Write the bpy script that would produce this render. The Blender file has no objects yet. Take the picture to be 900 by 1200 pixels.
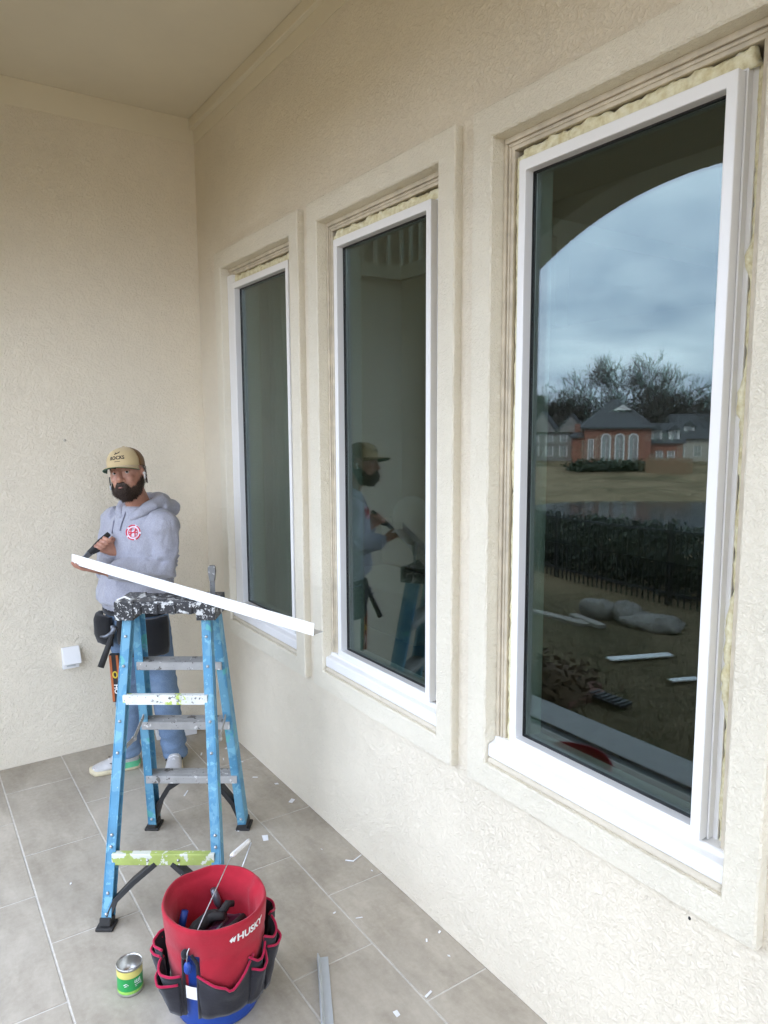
import bpy, bmesh, math, random
from mathutils import Vector, Matrix, Quaternion, noise

# ------------------------------------------------------------------ camera
S = bpy.context.scene
COL = S.collection
FPX, YAW, PITCH, ROLL = 845.0, 0.5931, 0.1207, 0.0047
CAM = Vector((-1.6174, 0.0, 1.93))
def cam_axes():
    f = Vector((math.sin(YAW), math.cos(YAW), 0)); r = Vector((math.cos(YAW), -math.sin(YAW), 0)); d = Vector((0, 0, -1))
    f2 = f*math.cos(PITCH) + d*math.sin(PITCH); d2 = d*math.cos(PITCH) - f*math.sin(PITCH)
    return r*math.cos(ROLL) + d2*math.sin(ROLL), d2*math.cos(ROLL) - r*math.sin(ROLL), f2
CR, CD, CF = cam_axes()
def ray(px, py): return CF + CR*((px-450)/FPX) + CD*((py-600)/FPX)
def at(px, py, axis, val):
    """photo pixel -> point on the plane axis = val (floor, wall, or the depth of the thing)"""
    v = ray(px, py); return CAM + v*((val-CAM['xyz'.index(axis)])/v['xyz'.index(axis)])
cd = bpy.data.cameras.new('camera'); cam = bpy.data.objects.new('camera', cd); COL.objects.link(cam)
cam.matrix_world = Matrix(((CR.x, -CD.x, -CF.x, CAM.x), (CR.y, -CD.y, -CF.y, CAM.y), (CR.z, -CD.z, -CF.z, CAM.z), (0, 0, 0, 1)))
cd.sensor_fit = 'VERTICAL'; cd.sensor_height = 36.0; cd.lens = FPX/1200*36; cd.clip_start = 0.05; cd.clip_end = 2000
S.camera = cam

# ------------------------------------------------------------------ sky, sun, exposure
SUN_EL, SUN_AZ = math.radians(48), math.radians(115)      # behind the house: the porch faces away from it
W = bpy.data.worlds.new('World'); S.world = W; W.use_nodes = True
nt = W.node_tree; nt.nodes.clear(); N = nt.nodes.new; Lk = nt.links.new
out = N('ShaderNodeOutputWorld'); bg = N('ShaderNodeBackground'); bg.inputs[1].default_value = 0.13
sky = N('ShaderNodeTexSky'); sky.sky_type = 'NISHITA'; sky.sun_disc = False; sky.sun_elevation = SUN_EL; sky.sun_rotation = SUN_AZ
sky.air_density = 1.2; sky.dust_density = 2.0
tc = N('ShaderNodeTexCoord'); sep = N('ShaderNodeSeparateXYZ'); Lk(tc.outputs['Generated'], sep.inputs[0])
zz = N('ShaderNodeMath'); zz.operation = 'ABSOLUTE'; Lk(sep.outputs[2], zz.inputs[0])
za = N('ShaderNodeMath'); za.operation = 'ADD'; za.inputs[1].default_value = 0.22; Lk(zz.outputs[0], za.inputs[0])
dx = N('ShaderNodeMath'); dx.operation = 'DIVIDE'; Lk(sep.outputs[0], dx.inputs[0]); Lk(za.outputs[0], dx.inputs[1])
dy = N('ShaderNodeMath'); dy.operation = 'DIVIDE'; Lk(sep.outputs[1], dy.inputs[0]); Lk(za.outputs[0], dy.inputs[1])
cb = N('ShaderNodeCombineXYZ'); Lk(dx.outputs[0], cb.inputs[0]); Lk(dy.outputs[0], cb.inputs[1])
cn = N('ShaderNodeTexNoise'); cn.inputs['Scale'].default_value = 1.7; cn.inputs['Detail'].default_value = 6; cn.inputs['Roughness'].default_value = 0.5; cn.inputs['Distortion'].default_value = 0.25
Lk(cb.outputs[0], cn.inputs['Vector'])
cr = N('ShaderNodeValToRGB'); e = cr.color_ramp.elements
e[0].position = 0.30; e[0].color = (2.7, 3.35, 4.9, 1); e[1].position = 0.68; e[1].color = (7.4, 8.15, 9.5, 1)
Lk(cn.outputs['Fac'], cr.inputs[0])
mx = N('ShaderNodeMix'); mx.data_type = 'RGBA'; mx.inputs[0].default_value = 0.88
Lk(sky.outputs[0], mx.inputs[6]); Lk(cr.outputs[0], mx.inputs[7]); Lk(mx.outputs[2], bg.inputs[0]); Lk(bg.outputs[0], out.inputs[0])
sl = bpy.data.lights.new('sun', 'SUN'); sl.energy = 1.0; sl.angle = math.radians(25); sl.color = (1.0, 0.96, 0.9)
so = bpy.data.objects.new('sun', sl); COL.objects.link(so)
# Nishita rotation is measured clockwise from +Y
sd = Vector((math.sin(SUN_AZ)*math.cos(SUN_EL), math.cos(SUN_AZ)*math.cos(SUN_EL), math.sin(SUN_EL)))
so.rotation_euler = (-sd).to_track_quat('-Z', 'Y').to_euler()
vs = S.view_settings; vs.view_transform = 'Standard'; vs.look = 'None'; vs.gamma = 1; vs.use_curve_mapping = False; vs.exposure = 2.54
S.render.engine = 'CYCLES'; cy = S.cycles
cy.use_denoising = True; cy.max_bounces = 10; cy.diffuse_bounces = 5; cy.glossy_bounces = 5; cy.transparent_max_bounces = 24; cy.transmission_bounces = 6
cy.sample_clamp_indirect = 8; cy.caustics_reflective = False; cy.caustics_refractive = False

# ------------------------------------------------------------------ helpers
class MB:
    """collects shapes in world (or local) coordinates, builds ONE mesh object"""
    def __init__(s): s.v = []; s.f = []; s.m = []; s.cm = 0; s.sm = []; s.smooth = False
    def add(s, vs, fs):
        b = len(s.v); s.v += [tuple(v) for v in vs]
        for f in fs: s.f.append([i+b for i in f]); s.m.append(s.cm); s.sm.append(s.smooth)
        return s
    def box(s, lo, hi):
        x0, y0, z0 = lo; x1, y1, z1 = hi
        return s.add([(x0,y0,z0),(x1,y0,z0),(x1,y1,z0),(x0,y1,z0),(x0,y0,z1),(x1,y0,z1),(x1,y1,z1),(x0,y1,z1)],
                     [(0,3,2,1),(4,5,6,7),(0,1,5,4),(1,2,6,5),(2,3,7,6),(3,0,4,7)])
    def obox(s, c, ax, ay, az):
        """box from centre and three half-axis vectors"""
        c, ax, ay, az = map(Vector, (c, ax, ay, az)); vs = [c+ax*i+ay*j+az*k for k in (-1,1) for j in (-1,1) for i in (-1,1)]
        return s.add(vs, [(0,2,3,1),(4,5,7,6),(0,1,5,4),(1,3,7,5),(3,2,6,7),(2,0,4,6)])
    def beam(s, a, b, w, h, up=(0,0,1), chan=None):
        a, b = Vector(a), Vector(b); d = (b-a); l = d.length; d.normalize(); u = Vector(up); sx = d.cross(u).normalized(); u = sx.cross(d)
        return s.obox((a+b)/2, d*l/2, sx*w/2, u*h/2)
    def tube(s, pts, r, n=8, cap=True, flat=None):
        """tube along points; r number or list of radii or (rx, ry) pairs"""
        pts = [Vector(p) for p in pts]; k = len(pts); rs = r if isinstance(r, (list, tuple)) else [r]*k
        s0 = None; rings = []
        for i, p in enumerate(pts):
            t = (pts[min(i+1, k-1)]-pts[max(i-1, 0)])
            if t.length < 1e-9: t = Vector((0,0,1))
            t.normalize()
            if s0 is None:
                s0 = Vector(flat) if flat else (Vector((0,0,1)) if abs(t.z) < .9 else Vector((1,0,0)))
            s0 = (s0 - t*s0.dot(t)).normalized(); c = t.cross(s0)
            rr = rs[i]; ra, rb = rr if isinstance(rr, (tuple, list)) else (rr, rr)
            rings.append([p + s0*ra*math.cos(2*math.pi*j/n) + c*rb*math.sin(2*math.pi*j/n) for j in range(n)])
        return s.rings(rings, cap)
    def rings(s, rings, cap=True, closed=True):
        n = len(rings[0]); vs = [v for r in rings for v in r]; fs = []
        for i in range(len(rings)-1):
            for j in range(n if closed else n-1):
                fs.append((i*n+j, i*n+(j+1) % n, (i+1)*n+(j+1) % n, (i+1)*n+j))
        if cap: fs.append(tuple(range(n))[::-1]); fs.append(tuple((len(rings)-1)*n+j for j in range(n)))
        return s.add(vs, fs)
    def lathe(s, prof, c=(0,0,0), n=32, cap=False, a0=0, a1=2*math.pi):
        full = abs(a1-a0-2*math.pi) < 1e-6; m = n if full else n+1
        rg = [[(c[0]+r*math.cos(a0+(a1-a0)*j/n), c[1]+r*math.sin(a0+(a1-a0)*j/n), c[2]+z) for j in range(m)] for r, z in prof]
        return s.rings(rg, cap, full)
    def prism(s, poly, vec):
        """polygon (3d points) swept by vec"""
        n = len(poly); v = Vector(vec); vs = [Vector(p) for p in poly] + [Vector(p)+v for p in poly]
        fs = [tuple(range(n))[::-1], tuple(range(n, 2*n))] + [(i, (i+1) % n, n+(i+1) % n, n+i) for i in range(n)]
        return s.add(vs, fs)
    def sphere(s, c, r, nu=12, nv=8, M=None):
        c = Vector(c); rx, ry, rz = r if isinstance(r, (tuple, list)) else (r, r, r); vs = []; fs = []
        for i in range(1, nv):
            for j in range(nu):
                t = math.pi*i/nv; a = 2*math.pi*j/nu; q = Vector((rx*math.sin(t)*math.cos(a), ry*math.sin(t)*math.sin(a), rz*math.cos(t)))
                vs.append(c + (M @ q if M else q))
        for i in range(nv-2):
            for j in range(nu): fs.append((i*nu+j, (i+1)*nu+j, (i+1)*nu+(j+1) % nu, i*nu+(j+1) % nu))
        b = len(vs); q = Vector((0,0,rz)); vs += [c+(M @ q if M else q), c-(M @ q if M else q)]
        for j in range(nu): fs.append((b, j, (j+1) % nu)); fs.append((b+1, (nv-2)*nu+(j+1) % nu, (nv-2)*nu+j))
        return s.add(vs, fs)
    def build(s, name, mats, parent=None, bevel=0, smooth=None, recalc=True, seg=2):
        me = bpy.data.meshes.new(name); me.from_pydata(s.v, [], s.f)
        if recalc:
            bm = bmesh.new(); bm.from_mesh(me); bmesh.ops.recalc_face_normals(bm, faces=bm.faces); bm.to_mesh(me); bm.free()
        for m in (mats if isinstance(mats, (list, tuple)) else [mats]): me.materials.append(m)
        me.polygons.foreach_set('material_index', s.m)
        me.polygons.foreach_set('use_smooth', s.sm if smooth is None else [smooth]*len(s.f))
        o = bpy.data.objects.new(name, me); COL.objects.link(o)
        if bevel:
            b = o.modifiers.new('bevel', 'BEVEL'); b.width = bevel; b.segments = seg; b.limit_method = 'ANGLE'; b.angle_limit = math.radians(35)
            b.harden_normals = False
        if parent: attach(o, parent)
        return o
def attach(o, parent):
    o.parent = parent
    if parent.type == 'EMPTY': o.matrix_parent_inverse = parent.matrix_basis.inverted()
    return o
def thing(name, label, cat, loc=(0,0,0), group=None):
    o = bpy.data.objects.new(name, None); COL.objects.link(o); o.location = loc; o.empty_display_size = .1
    bpy.context.view_layer.update() if False else None
    o.matrix_basis = Matrix.Translation(Vector(loc))
    return tag(o, label, cat, group)
def tag(o, label=None, cat=None, group=None, kind=None):
    if label: o['label'] = label
    if cat: o['category'] = cat
    if group: o['group'] = group
    if kind: o['kind'] = kind
    return o
def copy_tree(o, parent=None):
    c = o.copy(); COL.objects.link(c)
    if parent: c.parent = parent
    for ch in list(o.children): copy_tree(ch, c)
    return c
def remesh(o, voxel, smooth=0, keep=None):
    """turn overlapping closed shapes into one continuous skin"""
    m = o.modifiers.new('remesh', 'REMESH'); m.mode = 'VOXEL'; m.voxel_size = voxel; m.use_smooth_shade = True
    if smooth:
        k = o.modifiers.new('smooth', 'SMOOTH'); k.factor = 0.5; k.iterations = smooth
    dg = bpy.context.evaluated_depsgraph_get(); me = bpy.data.meshes.new_from_object(o.evaluated_get(dg))
    old = o.data; mats = list(old.materials); o.modifiers.clear(); o.data = me
    me.materials.clear()
    for q in mats: me.materials.append(q)
    me.name = o.name
    for pl in me.polygons: pl.use_smooth = True; pl.material_index = 0
    return o
def text_mesh(body, size, fn, name, mat, parent, bold=0.0):
    """lettering: text converted to flat mesh, each vertex placed by fn(x, y)"""
    cu = bpy.data.curves.new('lettering_curve', 'FONT'); cu.body = body; cu.size = size; cu.align_x = 'CENTER'; cu.align_y = 'CENTER'; cu.offset = bold; cu.resolution_u = 3
    t = bpy.data.objects.new('lettering_tmp', cu); COL.objects.link(t)
    dg = bpy.context.evaluated_depsgraph_get(); dg.update(); me = bpy.data.meshes.new_from_object(t.evaluated_get(dg))
    bpy.data.objects.remove(t); me.materials.clear(); me.materials.append(mat)
    bm = bmesh.new(); bm.from_mesh(me); bmesh.ops.triangulate(bm, faces=bm.faces)
    bmesh.ops.subdivide_edges(bm, edges=[e for e in bm.edges if e.calc_length() > size*.3], cuts=2)
    for v in bm.verts: v.co = fn(v.co.x, v.co.y)
    bm.to_mesh(me); bm.free(); me.name = name
    o = bpy.data.objects.new(name, me); COL.objects.link(o)
    if parent: attach(o, parent)
    return o

# ------------------------------------------------------------------ materials
def new_mat(name):
    m = bpy.data.materials.new(name); m.use_nodes = True; t = m.node_tree; t.nodes.clear()
    o = t.nodes.new('ShaderNodeOutputMaterial'); b = t.nodes.new('ShaderNodeBsdfPrincipled'); t.links.new(b.outputs[0], o.inputs[0])
    return m, t, b
def ramp(t, fac, stops):
    r = t.nodes.new('ShaderNodeValToRGB'); el = r.color_ramp.elements
    while len(el) < len(stops): el.new(0.5)
    for q, (p, c) in zip(el, stops):
        q.position = p; q.color = (*c, 1) if len(c) == 3 else c
    t.links.new(fac, r.inputs[0]); return r.outputs[0]
def noi(t, scale, detail=4, rough=.55, dist=0, vec=None, kind=None, stretch=None):
    n = t.nodes.new('ShaderNodeTexNoise'); n.inputs['Scale'].default_value = scale; n.inputs['Detail'].default_value = detail
    n.inputs['Roughness'].default_value = rough; n.inputs['Distortion'].default_value = dist
    if kind: n.noise_type = kind
    if vec is None:
        c = t.nodes.new('ShaderNodeNewGeometry'); vec = c.outputs['Position']
    if stretch:
        m = t.nodes.new('ShaderNodeMapping'); m.inputs['Scale'].default_value = stretch; t.links.new(vec, m.inputs[0]); vec = m.outputs[0]
    t.links.new(vec, n.inputs['Vector']); return n.outputs[0]
def objco(t): return t.nodes.new('ShaderNodeTexCoord').outputs['Object']
def mixc(t, fac, a, b, mode='MIX'):
    m = t.nodes.new('ShaderNodeMix'); m.data_type = 'RGBA'; m.blend_type = mode
    for i, q in ((0, fac), (6, a), (7, b)):
        if hasattr(q, 'is_linked'): t.links.new(q, m.inputs[i])
        elif i == 0: m.inputs[0].default_value = q
        else: m.inputs[i].default_value = (*q, 1)
    return m.outputs[2]
def bump(t, b, h, strength, dist, prev=None):
    n = t.nodes.new('ShaderNodeBump'); n.inputs['Strength'].default_value = strength; n.inputs['Distance'].default_value = dist
    t.links.new(h, n.inputs['Height'])
    if prev: t.links.new(prev, n.inputs['Normal'])
    t.links.new(n.outputs[0], b.inputs['Normal']); return n.outputs[0]
def simple(name, c, rough=.6, var=.12, scale=20, metal=0, bmp=0, bscale=80, spec=.5, coat=0):
    m, t, b = new_mat(name); k = noi(t, scale, 4)
    col = ramp(t, k, [(.3, tuple(x*(1-var) for x in c)), (.7, tuple(min(1, x*(1+var)) for x in c))])
    t.links.new(col, b.inputs['Base Color']); b.inputs['Roughness'].default_value = rough; b.inputs['Metallic'].default_value = metal
    b.inputs['Specular IOR Level'].default_value = spec; b.inputs['Coat Weight'].default_value = coat
    if bmp: bump(t, b, noi(t, bscale, 3), bmp, .002)
    return m
def stucco(name, c, s=1.0, amp=1.0):
    m, t, b = new_mat(name)
    big = noi(t, 1.3, 3); mid = noi(t, 9, 4)
    col = ramp(t, big, [(.3, tuple(x*.955 for x in c)), (.7, tuple(min(1, x*1.03) for x in c))])
    col = mixc(t, .5, col, ramp(t, mid, [(.35, tuple(x*.95 for x in c)), (.65, tuple(min(1, x*1.03) for x in c))]))
    # skip-trowelled lace: flattened ridges with crisp edges
    n1 = noi(t, 58*s, 4, .6, 1.3); n2 = noi(t, 150*s, 4, .65, .6); n3 = noi(t, 15*s, 3, .6, .8); n4 = noi(t, 2.1, 3, .6)
    r1 = ramp(t, n1, [(.33, (0,0,0)), (.47, (.42,.42,.42)), (.57, (.86,.86,.86)), (.68, (1,1,1))]); r2 = ramp(t, n2, [(.3, (0,0,0)), (.7, (1,1,1))])
    col = mixc(t, .25, col, mixc(t, r1, tuple(x*.93 for x in c), tuple(min(1, x*1.02) for x in c)))  # relief shading put into the colour: hollows darker, ridges lighter
    t.links.new(col, b.inputs['Base Color']); b.inputs['Roughness'].default_value = .85; b.inputs['Specular IOR Level'].default_value = .25
    r1 = mixc(t, ramp(t, n4, [(.35, (.6,)*3), (.65, (1,)*3)]), (.5, .5, .5), r1)
    a = bump(t, b, n3, .30*amp, .010); a = bump(t, b, r1, min(1, .52*amp), .0052, a); bump(t, b, r2, min(1, .32*amp), .0016, a)
    return m
CREAM = (.795, .718, .578)
M = {}
M['stucco'] = stucco('wall_stucco', CREAM, .95, 1.35)
M['stucco_end'] = stucco('end_wall_stucco', CREAM, .78, 1.3)
M['stucco_trim'] = stucco('trim_stucco', (.79, .73, .595), 1.3, 1.15)
M['smooth'] = simple('smooth_cream_paint', (.75, .685, .54), .75, .03, 3, bmp=.08, bscale=160, spec=.25)
M['vinyl'] = simple('white_vinyl', (.83, .82, .80), .32, .015, 4, spec=.45)
M['vinyl2'] = simple('white_vinyl_sill', (.81, .80, .785), .38, .025, 9)
M['mould'] = simple('old_cream_frame_paint', (.60, .53, .41), .6, .16, 18, bmp=.25, bscale=60)
M['reveal'] = stucco('reveal_stucco', (.65, .585, .465), 1.5, .7)
M['sealant'] = simple('grey_tan_sealant', (.46, .42, .34), .8, .2, 30, bmp=.4, bscale=60)
def foam_mat():
    m, t, b = new_mat('spray_foam'); k = noi(t, 45, 5)
    t.links.new(ramp(t, k, [(.3, (.62, .54, .30)), (.55, (.80, .75, .52)), (.75, (.86, .82, .62))]), b.inputs['Base Color'])
    b.inputs['Roughness'].default_value = .7; b.inputs['Subsurface Weight'].default_value = .1; b.inputs['Subsurface Radius'].default_value = (.01, .008, .004)
    bump(t, b, noi(t, 130, 4), .7, .004); return m
M['foam'] = foam_mat()
def tile_mat():
    m, t, b = new_mat('porcelain_tile'); oi = t.nodes.new('ShaderNodeObjectInfo')
    n1 = noi(t, 3.2, 6, .62, .6, stretch=(1, .55, 1)); n2 = noi(t, 45, 5, .65); n3 = noi(t, 14, 4, .6, .8, stretch=(1, .35, 1))
    c = ramp(t, n1, [(.34, (.25, .213, .163)), (.5, (.40, .35, .278)), (.66, (.56, .50, .41))])
    c = mixc(t, .42, c, ramp(t, n3, [(.32, (.26, .222, .17)), (.68, (.58, .515, .415))]))
    c = mixc(t, .30, c, ramp(t, n2, [(.3, (.26, .228, .18)), (.7, (.47, .422, .35))]))
    c = mixc(t, .5, c, ramp(t, oi.outputs['Random'], [(0, (.90, .90, .90)), (1, (1.0, 1.0, 1.0))]), 'MULTIPLY')
    d1 = noi(t, 1.1, 6, .7, .8); c = mixc(t, ramp(t, d1, [(.45, (0,)*3), (.75, (.55,)*3)]), c, (.47, .425, .355))
    d2 = noi(t, 260, 2, .6); c = mixc(t, ramp(t, d2, [(.66, (0,)*3), (.72, (.6,)*3)]), c, (.55, .52, .46))
    t.links.new(c, b.inputs['Base Color'])
    t.links.new(ramp(t, n3, [(.3, (.42,)*3), (.7, (.58,)*3)]), b.inputs['Roughness']); b.inputs['Specular IOR Level'].default_value = .4
    bump(t, b, n2, .12, .0015); return m
M['tile'] = tile_mat()
M['grout'] = simple('pale_grout', (.60, .57, .51), .9, .12, 40, bmp=.3, bscale=200)
M['limestone'] = simple('pale_threshold_stone', (.42, .41, .39), .75, .1, 8, bmp=.2)
M['dark_gap'] = simple('dark_matte', (.05, .05, .05), .6, .2)
def glass_mat():
    m = bpy.data.materials.new('window_glass'); m.use_nodes = True; t = m.node_tree; t.nodes.clear()
    o = t.nodes.new('ShaderNodeOutputMaterial'); mixs = t.nodes.new('ShaderNodeMixShader'); tr = t.nodes.new('ShaderNodeBsdfTransparent'); gl = t.nodes.new('ShaderNodeBsdfGlossy')
    gl.inputs['Roughness'].default_value = 0.0; gl.inputs['Color'].default_value = (.86, .94, 1, 1); tr.inputs[0].default_value = (.71, .77, .735, 1)
    lw = t.nodes.new('ShaderNodeLayerWeight'); lw.inputs[0].default_value = .5
    pw = t.nodes.new('ShaderNodeMath'); pw.operation = 'POWER'; pw.inputs[1].default_value = 4.2; t.links.new(lw.outputs['Facing'], pw.inputs[0])
    mr = t.nodes.new('ShaderNodeMapRange'); mr.inputs[3].default_value = .060; mr.inputs[4].default_value = .9; t.links.new(pw.outputs[0], mr.inputs[0])
    t.links.new(mr.outputs[0], mixs.inputs[0]); t.links.new(tr.outputs[0], mixs.inputs[1]); t.links.new(gl.outputs[0], mixs.inputs[2]); t.links.new(mixs.outputs[0], o.inputs[0])
    return m
M['glass'] = glass_mat()
M['gasket'] = simple('black_gasket', (.012, .012, .012), .5, .1)
# ------------------------------------------------------------------ porch shell
D = 4.4256; HC = 3.747; WT = 0.20
WY = [3.56, 2.44, 1.32]                      # window centres along the wall, far to near
OH, OZ0, OZ1 = .426, .785, 2.806             # rough opening
SH, SZ0, SZ1 = .515, .699, 2.90              # stucco surround, outer
AX0, AX1 = -2.0, -1.75                       # the arcade wall on the garden side

fl = MB().box((-1.62, -2.6, -.15), (.0, D, -.0025)).build('porch_floor', M['grout']); tag(fl, 'grey porcelain tile porch floor with pale grout', None, kind='structure')
cols = [(-1.602, -1.2719), (-1.2649, -.9420), (-.9350, -.6052), (-.5982, -.2717), (-.2647, .0)]
cols = [(-1.6184, -1.6055)] + [(a, b) for a, b in cols]
offs = {0: 0.0, 1: 2.4424-.667*12, 2: 2.7725-.667*12, 3: 2.4424-.667*12, 4: 2.0937-.667*12, 5: 2.4270-.667*12}
tcache = {}
for ci, (x0, x1) in enumerate(cols):
    if ci == 0: continue
    y = offs[ci]
    while y < D:
        a, b = max(y+.0035, -2.6), min(y+.667-.0035, D-.001); y += .667
        if b-a < .03: continue
        key = (round(x1-x0, 4), round(b-a, 4))
        if key not in tcache:
            h = MB(); w, l = (x1-x0)/2, (b-a)/2
            h.box((-w, -l, -.008), (w, l, 0)); t = h.build('floor_tile', M['tile'], None, bevel=.0012, seg=1); tcache[key] = t
        else:
            t = tcache[key].copy(); COL.objects.link(t)
        t.location = ((x0+x1)/2, (a+b)/2, 0); t.parent = fl

ww = thing('window_wall', 'cream stucco house wall holding three tall windows', 'wall', (0, 1, 0))
def wall_mesh():
    h = MB(); ys = [-5.2]
    for yc in sorted(WY): ys += [yc-OH, yc+OH]
    ys.append(D+2.2)
    for i in range(0, len(ys), 2): h.box((0, ys[i], 0), (WT, ys[i+1], 5.3))
    for yc in WY: h.box((0, yc-OH, 0), (WT, yc+OH, OZ0)); h.box((0, yc-OH, OZ1), (WT, yc+OH, 5.3))
    return h
wall_mesh().build('wall', M['stucco'], ww)
def rloop(h0, h1, z0, z1, x, yc, n=60, jit=0, seed=0):
    """rectangle loop in the wall plane, jittered like rough stucco edges"""
    pts = []
    c = [(yc-h0, z0), (yc+h1, z0), (yc+h1, z1), (yc-h0, z1)]
    for k in range(4):
        (a, b), (a2, b2) = c[k], c[(k+1) % 4]; m = n if k % 2 == 0 else n*2
        for i in range(m):
            t = i/m; y, z = a+(a2-a)*t, b+(b2-b)*t
            if jit:
                q = noise.noise_vector((y*38+seed, z*38, seed*3.1+x*50)); y += q.y*jit; z += q.z*jit; xx = x+q.x*jit*.6
            else: xx = x
            pts.append((xx, y, z))
    return pts
for i, yc in enumerate(WY):
    h = MB()
    lo = [rloop(SH, SH, SZ0, SZ1, .003, yc, jit=0), rloop(SH, SH, SZ0, SZ1, -.031, yc, jit=.0022, seed=i),
          rloop(SH-.004, SH-.004, SZ0+.004, SZ1-.004, -.036, yc, jit=.0015, seed=i+5),
          rloop(OH+.005, OH+.005, OZ0-.004, OZ1+.005, -.036, yc, jit=.0015, seed=i+9),
          rloop(OH, OH, OZ0, OZ1, -.031, yc, jit=.0022, seed=i+12), rloop(OH-.0015, OH-.0015, OZ0+.0015, OZ1-.0015, .012, yc, jit=.001, seed=i+14), rloop(OH-.0015, OH-.0015, OZ0+.0015, OZ1-.0015, .05, yc)]
    h.rings(lo, cap=False); o = h.build('window_surround', M['stucco_trim'], ww, recalc=True)
MB().box((-.03, -2.6, 3.685), (-.001, D-.001, HC-.001)).build('ceiling_trim', M['smooth'], ww, bevel=.004)
MB().box((-.0035, -2.6, 3.605), (.001, D-.001, 3.686)).build('frieze_band', M['smooth'], ww)
ew = thing('end_wall', 'cream stucco wall closing the end of the porch', 'wall', (-1, D, 0))
MB().box((AX0, D, -.2), (0, D+.2, 5.3)).build('wall', M['stucco_end'], ew)
MB().box((AX1, D-.0035, 3.605), (-.0036, D+.001, HC-.001)).build('frieze_band', M['smooth'], ew)
ce = MB().box((-2.35, -2.6, HC), (0, D+.001, 5.3)).build('porch_ceiling', M['smooth']); tag(ce, 'smooth cream porch ceiling', None, kind='structure')  # stops short behind the camera, near end left open to admit more light

# arcade wall with two flat arches
aw = thing('arcade_wall', 'cream stucco arcade wall with a wide flat arch opening to the garden', 'wall', (-1.87, 2.4, 0))
def arcade():
    h = MB(); R_, zc, hw = 2.3, 3.283-2.3, 1.7
    def pier(y0, y1): h.box((AX0, y0, -.2), (AX1, y1, HC))
    pier(4.1, D); pier(-.1, .7)
    for c in (2.4,):
        n = 40; p = [(c-hw+2*hw*i/n) for i in range(n+1)]; z = [zc+math.sqrt(R_*R_-(y-c)**2) for y in p]
        for i in range(n):
            h.add([(AX0, p[i], z[i]), (AX0, p[i+1], z[i+1]), (AX0, p[i+1], HC), (AX0, p[i], HC), (AX1, p[i], z[i]), (AX1, p[i+1], z[i+1]), (AX1, p[i+1], HC), (AX1, p[i], HC)],
                  [(0, 3, 2, 1), (4, 5, 6, 7), (0, 1, 5, 4)])
    return h
arcade().build('wall', M['stucco'], aw, recalc=False)
th = MB().box((-1.985, -2.6, -.15), (-1.705, D, -.004)).build('threshold', M['limestone'], bevel=.006); tag(th, 'pale stone threshold strip along the porch edge', None, kind='structure')
dr = MB().box((-1.705, -2.6, -.15), (-1.62, D, -.02)).build('dark_edge_strip', M['dark_gap']); tag(dr, 'dark recessed strip along the porch edge', None, kind='structure')  # dark strip sunk below the tiles, between floor and threshold

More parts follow.
